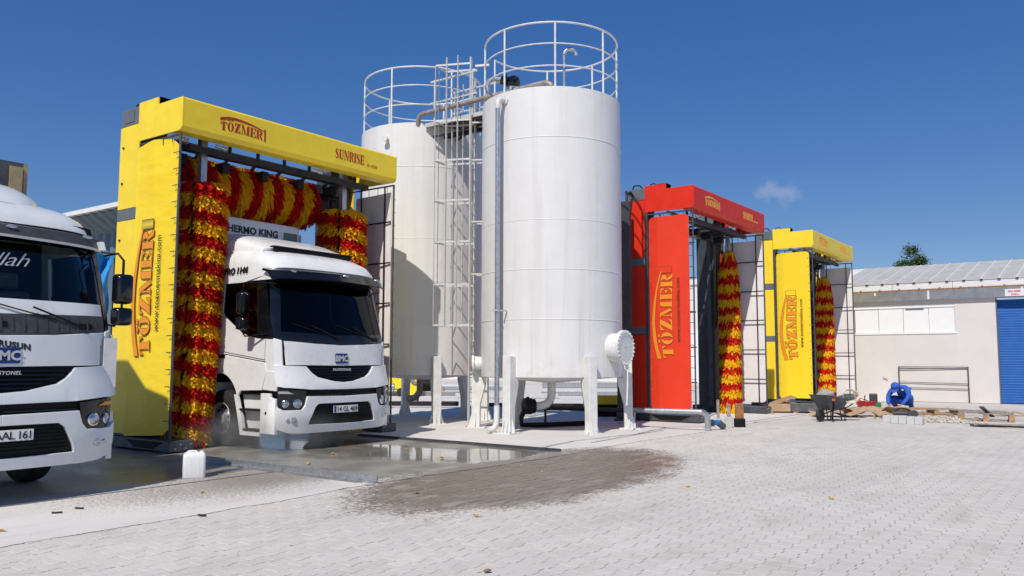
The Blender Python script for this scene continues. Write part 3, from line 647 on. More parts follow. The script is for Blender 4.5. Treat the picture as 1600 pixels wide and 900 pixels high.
# ------------------------------------------------------------------ washing gantries
def bristles(b, base, axis, length, r, period, phase=0., droop=.25, n=4200, cone=0., helix=.0, gap=None, wd=.05, ring=.045, taper=1., lean=0.):
    """tufts of foam strips radiating from an axis; banded red and yellow"""
    ax = Vector(axis).normalized(); u = Vector((0, 0, 1)).cross(ax) if abs(ax.z) < .9 else Vector((1, 0, 0)); u.normalize(); w = ax.cross(u)
    rnd = random.Random(int(phase*1000)+n)
    rows = int(length/ring); per = max(4, n//rows)
    for i in range(rows):
        for k in range(per):
            a = 2*PI*(k+rnd.random()*.9)/per; t = (i+rnd.random()*.9)*ring
            if gap and abs(((a-gap+PI) % (2*PI))-PI) < .13: a += .26*(1 if rnd.random() < .5 else -1)
            h = t+helix*a/(2*PI); band = int(math.floor((h+phase)/(period/2))) % 2
            hf = min(1, max(0, t/length)); rr = r*rnd.uniform(.86, 1.06)*(taper+(1-taper)*hf)
            if cone and ax.z > .9: rr *= .50+.50*math.sqrt(min(1, max(0, (length-t)/cone)))
            rad = u*math.cos(a)+w*math.sin(a); tan = ax.cross(rad)
            p0 = Vector(base)+ax*t+rad*.05+Vector((lean*(1-hf)**1.5, 0, 0)); dz = -droop*r*rnd.uniform(.82, 1.15)
            side = tan*rnd.gauss(0, .09)*r+ax*rnd.gauss(0, .035)*r
            q1 = .72 if droop < .8 else .58; p1 = p0+rad*(rr*q1)+Vector((0, 0, dz*.30))+side*.4
            p2 = p0+rad*(rr*(.95 if droop < .8 else .92))+Vector((0, 0, dz))+side+(ax*(-rnd.uniform(.03, .12)) if ax.z > .9 else (tan-rad*.3)*rnd.uniform(.02, .12))
            h0 = wd*rnd.uniform(.6, 1.2)*.5; tw = rnd.uniform(-.6, .6); e = (tan*math.cos(tw)+Vector((0, 0, 1) if abs(ax.z) > .9 else ax)*math.sin(tw))
            e.normalize()
            z_ = [p0-e*h0*.5, p0+e*h0*.5, p1+e*h0, p1-e*h0, p2+e*h0*1.15, p2-e*h0*1.15]
            b.add(z_, [(0, 1, 2, 3), (3, 2, 4, 5)], band)
def gantry(x, y, ccol, canv, front, logo_mat, out_mat, lab, brushes, m1=False, idx=0, logocol2='logo_orange'):
    G = empty('washing_gantry', (x, y, 0)); tag(G, lab, 'truck wash', 'washing gantries')
    Wd, D, H = 5.476, 1.46, 6.368
    hd = None
    # header: bent front sheet + top + two side cheeks
    prof = [(1.12, H-.02), (.045, H-.02), (.03, H-.0), (-.0, H-.035), (0, 5.83), (.088, 5.754), (.36, 5.754), (.36, 5.775), (.10, 5.775), (.022, 5.84), (.022, H-.055), (.05, H-.04), (1.12, H-.04)]
    b = MB(); b.prism(prof, lambda v, z, t: (t, v, z), .031, Wd-.031); hd = b.build('header_beam', front, G)
    side = [(0, H), (.811, H), (.811, H+.138), (D, H+.138), (D, 5.761), (.20, 5.754)]+[(.12+.12*math.cos(R_(a))*1.0, 5.854+.10*math.sin(R_(a))) for a in ()]+[(.088, 5.754), (.03, 5.775), (0, 5.83)]
    for u0, u1 in ((-.004, .03), (Wd-.03, Wd+.004)):
        b = MB(); b.prism(side, lambda v, z, t: (t, v, z), u0, u1); b.build('header_cheek', ccol, G, bevel=.006)
    b = MB(); b.box(.05, .35, .83, 1.2, H-.02, H+.16); b.box(.05, Wd-.05, 1.27, D, H-.09, H+.08)
    for k_ in range(6): b.box(.5+k_*.9, .58+k_*.9, 1.125, 1.27, H-.08, H-.02); b.build('top_housing', 'bar_grey', G)
    # logo and lettering on the header
    ps, L = logo_polys(.20, 1.0, True); k = .95/L; z0 = 5.93
    ps = [[(a*k, c) for a, c in p] for p in ps]
    polys_obj(ps, lambda a, c, t: (.78+a, -t, z0+c*.93), 'logo', logo_mat, hd)
    ps, L = serif_polys('SUNRISE', .215, .80); k = .84/L
    polys_obj([[(a*k, c) for a, c in p] for p in ps], lambda a, c, t: (3.60+a, -t, 5.965+c), 'lettering', logo_mat, hd)
    text_obj('W 4500' , .10, lambda a, c, t: (4.52+a, -t, 5.95+c), 'lettering', logo_mat, hd)
    # rear columns with coloured boards
    for sg, u0 in ((-1, 0.), (1, Wd)):
        def U(d): return u0-sg*d                # d: inwards from outer face
        def bx(b, d0, d1, v0, v1, z0, z1): b.box(min(U(d0), U(d1)), max(U(d0), U(d1)), v0, v1, z0, z1)
        b = MB(); bx(b, .03, .62, 1.50, 2.08, .22, 5.74); bx(b, .04, .60, 1.465, 2.08, 5.74, 6.12); b.build('column', 'column_grey', G, bevel=.01)
        b = MB(); bx(b, -.0, .5, 1.465, 2.09, 6.12, 6.46); cab = b.build('control_cabinet', 'bar_grey', G, bevel=.015)
        b = MB(); bx(b, -.012, -.001, 1.62, 1.94, 6.18, 6.40); b.build('cabinet_door', 'bar_grey', cab)
        if not m1:
            b = MB(); bx(b, -.012, .03, 1.385, 1.46, .22, 5.76); b.build('edge_post', 'frame_grey', G)
        v0 = 1.41 if m1 else 1.47
        for za, zb in ((.27, 2.36), (2.57, 4.27), (4.50, 6.11)):
            b = MB(); bx(b, -.006, .028, v0, 2.09, za, zb); b.build('side_board', ccol, G, bevel=.005)
        for za in (2.37, 4.28):
            b = MB(); bx(b, -.004, .03, v0, 2.09, za, za+.20 if za < 3 else za+.21); b.build('cross_bar', 'bar_grey', G)
        for z in (.6, 1.8, 3.0, 3.9, 5.0, 5.7):
            b = MB(); b.tube([(U(-.03), 1.95, z), (U(-.005), 1.95, z)], .022, 8); b.build('bolt', 'black_steel', G)
        # base skid
        b = MB(); bx(b, -.05, .42, -.06, 2.4, .03, .22); sk = b.build('base_skid', 'frame_grey', G, bevel=.01)
        b = MB(); b.prism([(.15, .19), (1.35, .19), (1.05, .06), (.45, .06)], lambda v, z, t: (t, v, z), min(U(-.0505), U(-.056)), max(U(-.0505), U(-.056))); b.build('recess_plate', 'matte_black', sk)
        for k in range(4):
            b = MB(); b.tube([(U(.06+.1*k), -.075, .08+.07*(k % 2)), (U(.06+.1*k), -.06, .08+.07*(k % 2))], .013, 6); b.build('bolt', 'galvanised', sk)
        for v in (.25, 1.9): b = MB(); b.tube([(U(.1), v, .07), (U(.3), v, .07)], .068, 14); b.build('wheel', 'black_steel', sk)
        # tube frame that carries the splash curtain
        tb = .05 if not m1 else .06
        b = MB(); b.tube([(U(.02), tb, .22), (U(.02), tb, 5.70)], .024, 8); b.build('front_tube', 'frame_grey', G, smooth=60)
        b = MB(); b.tube([(U(.02), tb, 5.69), (U(.02), 1.45, 5.69)], .02, 8); b.build('top_tube', 'frame_grey', G, smooth=60)
        for v in (.27, 1.05): b = MB(); b.tube([(U(.10), v, .25), (U(.10), v, 5.68)], .019, 6); b.build('upright_tube', 'black_steel', G)
        for z in (4.82, 3.87, 2.94, 2.0, 1.07): b = MB(); b.tube([(U(.12), .05, z), (U(.12), 1.46, z)], .019, 6); b.build('cross_tube', 'black_steel', G)
        # curtain: coloured outside, pale inside
        va, vb, z0_, z1_ = .16, 1.375 if not m1 else 1.40, .33, 5.60
        if sg > 0: va, vb, z0_, z1_ = .07, 1.33, .34, 5.52
        cr = 1.08 if not m1 else .84
        poly = rrect(va, vb, z0_, z1_, .13 if not m1 else .05)
        if m1 and sg < 0: poly = [(va+.0, z0_+.10), (va+.16, z0_-.03), (vb+.10, z0_-.10), (vb, z1_+.02), (vb-.5, z1_+.10), (va+.22, z1_+.06), (va, z1_-.10)]
        for nm, mt, d0, d1 in (('splash_curtain', canv, -.012, .0), ('curtain_lining', 'white_canvas', .001, .008)):
            bmx = bmesh.new(); fv = [bmx.verts.new((0, a, c)) for a, c in poly]; bmx.faces.new(fv)
            for q in [cr-.012, cr+.012]+[va+.15*i for i in range(1, 9)]: bmesh.ops.bisect_plane(bmx, geom=bmx.verts[:]+bmx.edges[:]+bmx.faces[:], plane_co=(0, q, 0), plane_no=(0, 1, 0))
            for q in range(1, 28): bmesh.ops.bisect_plane(bmx, geom=bmx.verts[:]+bmx.edges[:]+bmx.faces[:], plane_co=(0, 0, .2*q), plane_no=(0, 0, 1))
            bmx.verts.ensure_lookup_table(); vs = []; 
            for d in (d0, d1):
                for v in bmx.verts:
                    yy, zz = v.co.y, v.co.z; off = 0
                    if m1:
                        off = max(0, (cr-yy))*.10 + 0+.007*mnoise.noise(Vector((yy*3, zz*1.6, 3)))+.005*mnoise.noise(Vector((yy*9, zz*3+yy*8, 1)))
                    else: off = max(0, yy-cr)*.22 + .004*mnoise.noise(Vector((yy*2, zz*1.0, 5+idx)))
                    vs.append((U(d+off), yy, zz))
            nv = len(bmx.verts); fs = [tuple(v.index for v in f.verts) for f in bmx.faces]
            bmx.verts.index_update(); fs = [tuple(v.index for v in f.verts) for f in bmx.faces]
            fs2 = fs+[tuple(i+nv for i in f[::-1]) for f in fs]+[(e.verts[0].index, e.verts[1].index, e.verts[1].index+nv, e.verts[0].index+nv) for e in bmx.edges if e.is_boundary]
            bmx.free(); b = MB(); b.add(vs, fs2); cu = b.build(nm, mt, G, smooth=35)
        b = MB()
        for k in range(17):
            z = .55+k*.3; b.tube([(U(-.016), va+.05, z), (U(-.0), va-.02, z+.01), (U(-.02), .04, z)], .008, 5)
            if not m1 and sg < 0: b.tube([(U(-.02), 1.37, z), (U(-.02), 1.44, z)], .009, 5)
        for k in range(4): b.tube([(U(-.0), .3+k*.3, z1_-.04), (U(.0), .3+k*.3, 5.69)], .007, 5)
        tag(b.build('curtain_tie', 'frame_grey', G), kind='stuff')
        b = MB()
        for k in range(17):
            for vv in (va+.05, vb-.05)[:1 if m1 else 2]:
                z = .55+k*.3; dd = -.014+ (max(0, vv-cr)*.22 if not m1 else max(0, cr-vv)*.10); b.lathe([(.001, -.004), (.014, -.004), (.014, .004), (.001, .004)], (U(dd), vv, z), 8, 'x')
        tag(b.build('eyelet', 'galvanised', cu), kind='stuff')
    # logo on the left curtain, reading upwards
    vb_, kk = (.64, 1.) if not m1 else (.73, 1.)
    ps, L = logo_polys(.36, 1.02, False); k = 2.28/L
    ps = [[(a*k, c) for a, c in p] for p in ps]
    def fl(a, c, t):
        v = vb_+c; off = 0.
        if not m1: off = max(0, v-1.08)*.22
        else: off = max(0, (.84-v))*.10
        return (-.0165-t+off-(.020 if m1 else .003), v, 1.72+a)
    polys_obj(grow(ps, .012), fl, 'logo', out_mat, G, 0, .003); polys_obj(ps, fl, 'logo', logocol2, G, .0036, .006)
    ro = rrect(4.02-1.72, 4.21-1.72, .02, .40, .02) ; polys_obj([ro], fl, 'logo', out_mat, G, 0, .003)
    polys_obj([[(a+.012*(1 if a < 2.4 else -1), c+.012*(1 if c < .2 else -1)) for a, c in ro]], fl, 'logo', canv if not m1 else 'roller_print', G, .0036, .005)
    text_obj('www.tozmermakina.com', .17, lambda a, c, t: fl(a+.42, -.20+c, t+.002), 'lettering', 'ink_black' if m1 else out_mat, G, space=1.02)
    # trusses and rails under the header
    for v, z, w, h, mt in ((.50, 5.60, .10, .12, 'black_steel'), (1.46, 5.58, .14, .20, 'column_grey'), (2.0, 5.72, .12, .2, 'column_grey'), (1.0, 5.80, .06, .06, 'galvanised'), (.85, 5.66, .10, .10, 'black_steel')):
        b = MB(); b.box(.45, Wd-.45, v-w/2, v+w/2, z-h/2, z+h/2); b.build('cross_rail', mt, G)
    for k in range(7):
        u = .7+k*.66
        b = MB(); b.bar((u, .5, 5.62), (u+.5, 1.45, 5.66), .05); b.build('truss_brace', 'black_steel', G)
        b = MB(); b.bar((u, .52, 5.64), (u, .52, 5.95), .05); b.build('truss_post', 'black_steel', G)
    b = MB()
    for k in range(5): b.box(.6+k*.95, .75+k*.95, 1.0, 1.3, 5.4, 5.6)
    b.tube([(4.8, 1.2, 5.5), (4.85, 1.3, 4.9), (4.9, 1.35, 4.2), (4.8, 1.4, 3.6), (4.75, 1.42, 3.1), (4.82, 1.44, 2.7), (4.95, 1.43, 3.1), (4.9, 1.42, 4.0), (5.0, 1.42, 5.5)], .022, 6)
    b.tube([(.6, 1.42, 5.6), (2, 1.3, 5.45), (3.4, 1.3, 5.5), (4.8, 1.3, 5.35)], .03, 6); b.build('hose_bundle', 'black_steel', G)
    b = MB(); b.tube([(.25, 2.0, 6.44), (.2, 1.9, 6.60), (.15, 1.7, 6.58), (.12, 1.55, 6.44)], .022, 6); b.tube([(.3, 1.5, 6.44), (.3, 1.42, 6.6), (.3, 1.3, 6.62), (.3, 1.24, 6.5)], .016, 6); b.build('hose_loop', 'black_steel', G, smooth=60)
    for u in ((.12, .95, 3.3) if m1 else (.5, 3.2)):
        b = MB(); b.tube([(u+.02, .20, 5.64), (u+.09, .13, 5.61)], .052, 14); b.tube([(u-.08, .28, 5.68), (u+.02, .20, 5.64)], .035, 12); b.build('spotlight', 'lens_grey', G, smooth=40)
    # lift column rails + hoses inside the right column
    b = MB(); b.box(Wd-.74, Wd-.64, 1.55, 1.68, .22, 5.7); b.build('lift_rail', 'frame_grey', G)
    b = MB(); b.box(.64, .74, 1.55, 1.68, .22, 5.7); b.build('lift_rail', 'frame_grey', G)
    b = MB()
    for q in ((.70, 1.0, 1.9), (.78, 1.2, 2.0), (.85, 1.3, 2.05)): b.tube([(q[0], q[1]+.6, .2), (q[0], q[1]+.6, 5.6)], .02, 6)
    b.build('supply_pipe', 'black_steel', G)
    for (u, v, z0_, z1_, r, droop, cone, ph) in brushes:
        b = MB(); b.box(u-.065, u+.065, v-.065, v+.065, z1_-.25, 5.95); sh = b.build('vertical_brush', 'galvanised', G, bevel=.008)
        b = MB(); b.tube([(u, v, z0_-.02), (u, v, z1_)], .05, 10); b.build('shaft', 'black_steel', sh)
        b = MB(); bristles(b, (u, v, z0_+(.12 if droop > .8 else 0)), (0, 0, 1), z1_-z0_-.0, r, .475, phase=ph, droop=droop, cone=cone, n=15000 if m1 else 7500, helix=.475 if m1 else 0, gap=R_(218)-0 if m1 else None, taper=.86 if (m1 and u < 2) else 1., lean=-.16 if (m1 and u < 2) else 0., wd=.036 if m1 else .042, ring=.025 if m1 else .04)
        tag(b.build('bristles', ['bristle_yellow', 'bristle_red'], sh, fixn=False), kind='stuff')
        b = MB(); b.lathe([(.001, z0_-.06), (.12, z0_-.06), (.12, z0_-.02), (.001, z0_-.02)], (u, v, 0), 14); b.build('hub', 'black_steel', sh)
    return G
def roller_mat():
    mt, n, p = new_mat('roller_print'); v = coord(n, 'World'); sp = nd(n, 'ShaderNodeSeparateXYZ', Vector=v)
    c = mixc(n, mth(n, 'ABSOLUTE', mth(n, 'MULTIPLY', mth(n, 'SUBTRACT', sp.outputs[2], 4.115), 10.)), (.8, .62, .05), (.28, .2, .03)); n.links.new(c, p.inputs['Base Color']); p.inputs['Roughness'].default_value = .5; MATS['roller_print'] = mt
roller_mat()
g1 = gantry(8.259, 13.42, 'yellow_paint', 'yellow_canvas', 'yellow_paint', 'logo_red', 'logo_outline',
   'large yellow washing gantry with a white truck driving through its red and yellow brushes',
   [(.90, .72, .16, 5.03, .50, .10, 0, .05), (4.56, .80, .20, 5.03, .54, .10, 0, .20)], True, 0)
b = MB(); b.tube([(.60, 1.55, 5.27), (4.35, 1.55, 5.27)], .07, 12); tb_ = b.build('top_brush', 'black_steel', g1)
b = MB(); bristles(b, (.72, 1.55, 5.27), (1, 0, 0), 3.42, .52, .54, phase=.3, droop=.22, n=12000, wd=.046, ring=.03)
tag(b.build('bristles', ['bristle_yellow', 'bristle_red'], tb_, fixn=False), kind='stuff')
b = MB(); b.box(4.36, 4.66, 1.42, 1.68, 4.8, 5.65); b.box(4.40, 4.55, 1.3, 1.42, 4.7, 5.1); b.build('brush_motor', 'black_steel', g1)
b = MB(); b.box(.45, .60, 1.42, 1.68, 5.0, 5.65); b.build('brush_motor', 'black_steel', g1)
g2 = gantry(20.633, 9.083, 'red_paint', 'red_canvas', 'red_paint', 'logo_gold', 'logo_outline', 'bright red washing gantry standing between the tanks and the far yellow one',
   [(4.76, .95, .12, 5.10, .325, 1.05, .70, .33)], False, 1, 'logo_orange')
g3 = gantry(30.238, 8.764, 'yellow_paint', 'yellow_board', 'yellow_paint', 'logo_orange', 'logo_outline', 'smaller-looking far yellow washing gantry next to the workshop wall',
   [(4.58, .95, .30, 5.05, .335, 1.05, .70, .1)], False, 2, 'logo_orange')

# ------------------------------------------------------------------ trucks (local: x across, y to the back, z up; front bumper at y = 0)
PZ = [(.3, .06), (.6, 0), (1.15, 0), (1.3, .05), (1.5, .1), (2.05, .14), (3.0, .42), (3.45, .62), (3.7, .9)]
def prof(z):
    if z <= PZ[0][0]: return PZ[0][1]
    for (a, p), (c, q) in zip(PZ, PZ[1:]):
        if z <= c:
            t = (z-a)/(c-a); return p+(q-p)*t
    return PZ[-1][1]
def front(x, z):
    s = min(abs(x)/1.35, 1.); return .10*s*s+.16*s**8+prof(z)
def gpatch(poly, mapf, step=(.10, .12)):
    """cut a 2-D polygon on a grid and map both faces of it: returns (verts, faces); mapf(a,b,side)"""
    bmx = bmesh.new(); bmx.faces.new([bmx.verts.new((a, c, 0)) for a, c in poly])
    xs_ = [p[0] for p in poly]; ys_ = [p[1] for p in poly]
    for ax, lo, hi, st in ((0, min(xs_), max(xs_), step[0]), (1, min(ys_), max(ys_), step[1])):
        q = math.ceil(lo/st)*st
        while q < hi-1e-4:
            if q > lo+1e-4: bmesh.ops.bisect_plane(bmx, geom=bmx.verts[:]+bmx.edges[:]+bmx.faces[:], plane_co=(q, 0, 0) if ax == 0 else (0, q, 0), plane_no=(1, 0, 0) if ax == 0 else (0, 1, 0))
            q += st
    bmx.verts.index_update(); V = [(v.co.x, v.co.y) for v in bmx.verts]; F = [tuple(v.index for v in f.verts) for f in bmx.faces]
    Bd = [(e.verts[0].index, e.verts[1].index) for e in bmx.edges if e.is_boundary]; bmx.free(); n = len(V)
    vs = [mapf(a, c, 0) for a, c in V]+[mapf(a, c, 1) for a, c in V]
    return vs, F+[tuple(i+n for i in f[::-1]) for f in F]+[(i, j, j+n, i+n) for i, j in Bd]
def mirror(pts): return pts+[(-a, c) for a, c in pts[::-1] if abs(a) > 1e-6]
def truck(x, y, lab, paint, dark_glass, spoiler, variant):
    T = empty('parked_truck' if variant else 'truck', (x, y, 0)); tag(T, lab, 'truck', None)
    def fpatch(poly, off, th, name, mat, parent=T, step=(.10, .12), smooth=35, bev=0, curve=None):
        def mp_(a, c, s):
            o = off-(th if s else 0)
            return (a*(1+o/1.35 if abs(a) > 1.2 else 1), front(a, c)-o, c)
        vs, fs = gpatch(poly, mp_, step); b = MB(); b.add(vs, fs); return b.build(name, mat, parent, smooth=smooth, bevel=bev)
    def spatch(poly, sg, off, th, name, mat, parent=T, step=(.25, .25), bev=0):
        def mp_(a, c, s):
            o = off-(th if s else 0); return (sg*(1.35+o-max(0, c-2.6)*.06), a, c)
        vs, fs = gpatch(poly, mp_, step); b = MB(); b.add(vs, fs); return b.build(name, mat, parent, smooth=35, bevel=bev)
    # inner dark core of the front below the windscreen
    fpatch(mirror([(0, .42), (1.30, .42), (1.35, .9), (1.35, 1.93), (0, 1.88)]), -.03, .05, 'front_core', 'matte_black')
    # bumper, two halves joined
    def bump(sg):
        q = [(0, .96), (.86, .975), (.90, .82), (.97, .735), (1.26, .735), (1.35, .80), (1.35, .52), (1.32, .40), (1.18, .325), (.95, .31), (0, .31), (0, .45), (.82, .465), (.80, .55), (.69, .78), (.62, .835), (0, .835)]
        return [(sg*a, c) for a, c in q]
    for sg in (-1, 1): fpatch(bump(sg), .045, .07, 'bumper', paint, bev=.012, step=(.09, .10))
    fpatch(mirror([(0, .44), (.83, .455), (.66, .85), (0, .85)]), .0, .02, 'bumper_mesh', 'matte_black')
    for k in range(7):
        z = .52+k*.045; w = .80-(z-.46)*.42; fpatch([(-w, z), (w, z), (w, z+.014), (-w, z+.014)], .015, .02, 'mesh_bar', 'matte_black')
    # headlamps
    for sg in (-1, 1):
        hl = fpatch([(sg*a, c) for a, c in [(.87, 1.07), (1.34, 1.12), (1.35, .84), (1.25, .742), (.98, .742), (.91, .83)]], .012, .03, 'headlight', 'gloss_black')
        for hx, r in ((1.05, .078), (1.245, .062)):
            yy = front(hx, .85)-.02; nx = sg*(.10*2*hx/1.35**2+.16*8*hx**7/1.35**8); nrm = Vector((nx, -1, 0)).normalized()
            for nm, prof_, mt in (('lamp_ring', [(r, -.02), (r+.004, .012), (r*.86, .020), (r*.80, .004)], 'chrome'), ('lamp_lens', [(r*.80, .004), (r*.5, .018), (.001, .024)], 'lens_grey')):
                b = MB(); b.lathe(prof_, n=24); o = b.build(nm, mt, hl, smooth=50); o.location = (sg*hx, yy, .85); o.rotation_euler = nrm.to_track_quat('Z', 'Y').to_euler()
        for hx, r in ((1.12, .042), (1.22, .028)):
            yy = front(hx, .56)-.05; nx = sg*(.10*2*hx/1.35**2+.16*8*hx**7/1.35**8); nrm = Vector((nx, -1, 0)).normalized()
            b = MB(); b.lathe([(r*1.3, -.02), (r*1.3, .005), (r, .012), (r*.6, .016), (.001, .018)], n=18); o = b.build('fog_lamp', 'lens_grey', T, smooth=50); o.location = (sg*hx, yy, .56); o.rotation_euler = nrm.to_track_quat('Z', 'Y').to_euler()
        fpatch([(sg*a, c) for a, c in [(1.12, 1.02), (1.33, 1.03), (1.33, 1.07), (1.2, 1.07)]], .03, .03, 'indicator', 'amber' if variant else 'lens_grey')
        for z in (1.04,):
            fpatch([(sg*.02, z-.05), (sg*.86, z-.05), (sg*.86, z-.042), (sg*.02, z-.042)], .0, .03, 'mesh_bar', 'grey_plastic')
    # lip above the lamps with the V-shaped grille cut out
    for sg in (-1, 1):
        q = [(0, 1.215), (.25, 1.235), (.62, 1.315), (.74, 1.40), (.835, 1.512), (1.35, 1.535), (1.35, 1.16), (1.25, 1.135), (.8, 1.095), (0, 1.085)]
        fpatch([(sg*a, c) for a, c in q], .05, .08, 'front_lip', paint, bev=.012, step=(.09, .10))
    for k in range(5):
        z = 1.26+k*.052; w = .30+k*.135; fpatch([(-w, z), (w, z), (w, z+.016), (-w, z+.016)], .02, .03, 'grille_slat', 'gloss_black')
    # front flap below the windscreen
    top = 1.955 if not variant else 1.945
    flap = fpatch(mirror([(0, 1.524), (1.18, 1.54), (1.21, 1.97), (.6, top-.025), (0, top-.045)]), .022, .04, 'front_flap', paint, bev=.008)
    for sg in (-1, 1): fpatch([(sg*a, c) for a, c in [(1.225, 1.44), (1.35, 1.40), (1.35, 2.02), (1.235, 1.98)]], .030, .06, 'corner_panel', paint, bev=.012)
    bo = .05 if variant else 0; po = .02 if variant else 0
    lg = fpatch(rrect(-.155+bo, .155+bo, 1.565, 1.755, .025), .034, .014, 'badge', 'badge_blue')
    text_obj('BMC', .155, lambda a, c, t: (a*1.02+bo, front(0, 1.66)-.036-t, 1.608+c), 'lettering', 'silver_text', lg, bold=.006, align='CENTER', t=.002)
    text_obj('PROFESSIONAL' if not variant else 'PROFESYONEL', .062, lambda a, c, t: (a, front(a, 1.455)-.024-t, 1.432+c), 'lettering', 'silver_text', flap, bold=.001, shear=.2, align='CENTER', space=1.1)
    # number plate
    pl = fpatch([(-.29+po, .655), (.31+po, .655), (.31+po, .785), (-.29+po, .785)], .060, .012, 'number_plate', 'plate_white')
    fpatch([(-.285+po, .66), (-.235+po, .66), (-.235+po, .78), (-.285+po, .78)], .0625, .002, 'country_band', 'badge_blue', pl)
    text_obj('14 GL 469' if not variant else '34 AAL 161', .128, lambda a, c, t: (a+.035+po, front(a, .7)-.0615-t, .676+c), 'lettering', 'ink_black', pl, bold=.0015, align='CENTER', space=.95 if not variant else .86, t=.002)
    # windscreen
    wsp = mirror([(0, 1.93), (1.24, 1.985), (1.255, 2.1), (1.13, 3.03), (.9, 3.10), (0, 3.14)])
    if variant: wsp = mirror([(0, 2.345), (1.27, 2.335), (1.27, 2.4), (1.19, 3.03), (.9, 3.10), (0, 3.14)])
    ws = fpatch(wsp, .004, .006, 'windscreen', 'glass_dark' if dark_glass else 'glass_clear', step=(.15, .2))
    if variant:
        fpatch(mirror([(0, 2.14), (1.24, 2.17), (1.238, 2.345), (0, 2.355)]), .006, .03, 'scuttle_panel', paint)
        bd = fpatch(mirror([(0, 1.905), (1.24, 1.975), (1.25, 2.19), (0, 2.165)]), .012, .04, 'cowl_band', 'grey_plastic')
        for k in range(-9, 10):
            fpatch([(k*.125-.012, 1.96), (k*.125+.012, 1.96), (k*.125+.012, 2.14), (k*.125-.012, 2.14)], .020, .008, 'rib', 'grey_plastic', bd)
    else: fpatch(mirror([(0, 1.925), (1.24, 1.98), (1.25, 2.14), (0, 2.10)]), .009, .02, 'cowl_band', 'gloss_black')
    for sg in (-1, 1):                                     # A pillars
        fpatch([(sg*a, c) for a, c in ([(1.235, 1.98), (1.35, 2.03), (1.35, 2.4), (1.31, 2.8), (1.27, 3.15), (1.10, 3.15), (1.15, 2.9), (1.245, 2.1)] if not variant else [(1.27, 1.98), (1.35, 2.03), (1.35, 2.4), (1.31, 2.8), (1.26, 3.15), (1.17, 3.15), (1.21, 2.9), (1.28, 2.1)])], .010, .05, 'pillar', 'gloss_black')
    fpatch(mirror([(0, 3.10), (1.28, 3.08), (1.30, 3.42), (0, 3.42)]), -.004, .05, 'header_rail', 'matte_black')
    # wipers
    for wx, dr in ((-.55, 1), (.45, 1)):
        b = MB(); z0_ = 2.02
        def wp(a, c, o): return (a, front(a, c)-o, c)
        b.tube([wp(wx+.5, z0_, .03), wp(wx+.15, z0_+.14, .045), wp(wx-.1, z0_+.24, .05)], .012, 6); b.tube([wp(wx+.15, z0_+.10, .03), wp(wx-.25, z0_+.20, .03), wp(wx-.5, z0_+.27, .03)], .009, 5); b.build('wiper', 'matte_black', T)
        fpatch(rrect(wx+.42, wx+.62, 2.0, 2.075, .015), .018, .02, 'washer_vent', 'matte_black')
    # visor
    vv = []
    b = MB(); n = 16; rows = []
    for k in range(n+1):
        a = -1.40+2.8*k/n; s = abs(a)/1.4; yb = .10*s*s+.20*s**6+(.16 if variant else 0); a *= .94 if variant else 1
        zt, zb = 3.33-.02*s, (3.10+.035*(1-s))
        ring = [(a*.985, .42+yb, zt), (a, .20+yb, zt-.05), (a, .12+yb, zb), (a, .14+yb, zb-.008), (a, .24+yb, zt-.085), (a*.985, .45+yb, zt-.04)]
        rows.append(ring)
    vs = [p for r in rows for p in r]; fs = [(k*6+i, k*6+(i+1) % 6, (k+1)*6+(i+1) % 6, (k+1)*6+i) for k in range(n) for i in range(6)]+[tuple(range(6)), tuple(n*6+i for i in range(5, -1, -1))]
    b.add(vs, fs); vz = b.build('sun_visor', 'gloss_black' if not variant else 'grey_plastic', T, smooth=40)
    if variant:
        b = MB(); b.add([(p[0], p[1]-.004, p[2]-.02) for r in rows for p in (r[2], r[3])]+[(p[0], p[1]-.012, p[2]+.012) for r in rows for p in (r[2], r[3])], [(2*k, 2*k+2, 2*(n+1)+2*k+2, 2*(n+1)+2*k) for k in range(n)]); b.build('visor_trim', 'rail_white', vz)
    for a in (-1.1, .15, 1.15):
        s = abs(a)/1.4; b = MB(); b.lathe([(.001, 0), (.05, 0), (.04, .02), (.001, .025)], n=12); o = b.build('marker_lamp', 'lens_grey', vz, smooth=50); o.scale = (1.3, .5, 1); o.location = (a*.94, .165+.10*s*s+.2*s**6+(.16 if variant else 0), 3.25); o.rotation_euler = (R_(90), 0, 0)
    # roof: lofted shell
    def loft(rowsp, name, mat, n=22, parent=T):
        """rows (y, half width, z base, z top, roundness)"""
        b = MB(); vs = []
        for (yy, hw, zb, zt, e) in rowsp:
            for k in range(n+1):
                a = PI*k/n; ca, sa = math.cos(a), math.sin(a)
                xx = -hw*math.copysign(abs(ca)**e, ca); zz = zb+(zt-zb)*(abs(sa)**e); vs.append((xx, yy+.10*(xx/1.35)**2+.12*abs(xx/1.35)**7*(1 if yy < 1.2 else 0), zz))
        m_ = n+1; fs = [(j*m_+k, j*m_+k+1, (j+1)*m_+k+1, (j+1)*m_+k) for j in range(len(rowsp)-1) for k in range(n)]
        fs.append(tuple(range(m_))); fs.append(tuple((len(rowsp)-1)*m_+k for k in range(m_-1, -1, -1)))
        b.add(vs, fs); return b.build(name, mat, parent, smooth=45)
    yo = .16 if variant else 0; sx_ = .95 if variant else 1
    loft([(a_+yo, b_*sx_, c_, d_, e_) for a_, b_, c_, d_, e_ in [(.40, 1.28, 3.20, 3.34, .35), (.44, 1.30, 3.20, 3.42, .35), (.56, 1.32, 3.18, 3.56, .38), (.78, 1.335, 3.14, 3.66, .38), (1.1, 1.34, 3.08, 3.74, .36), (1.6, 1.34, 3.08, 3.79, .34), (2.2, 1.34, 3.08, 3.80, .34)]], 'roof', paint)
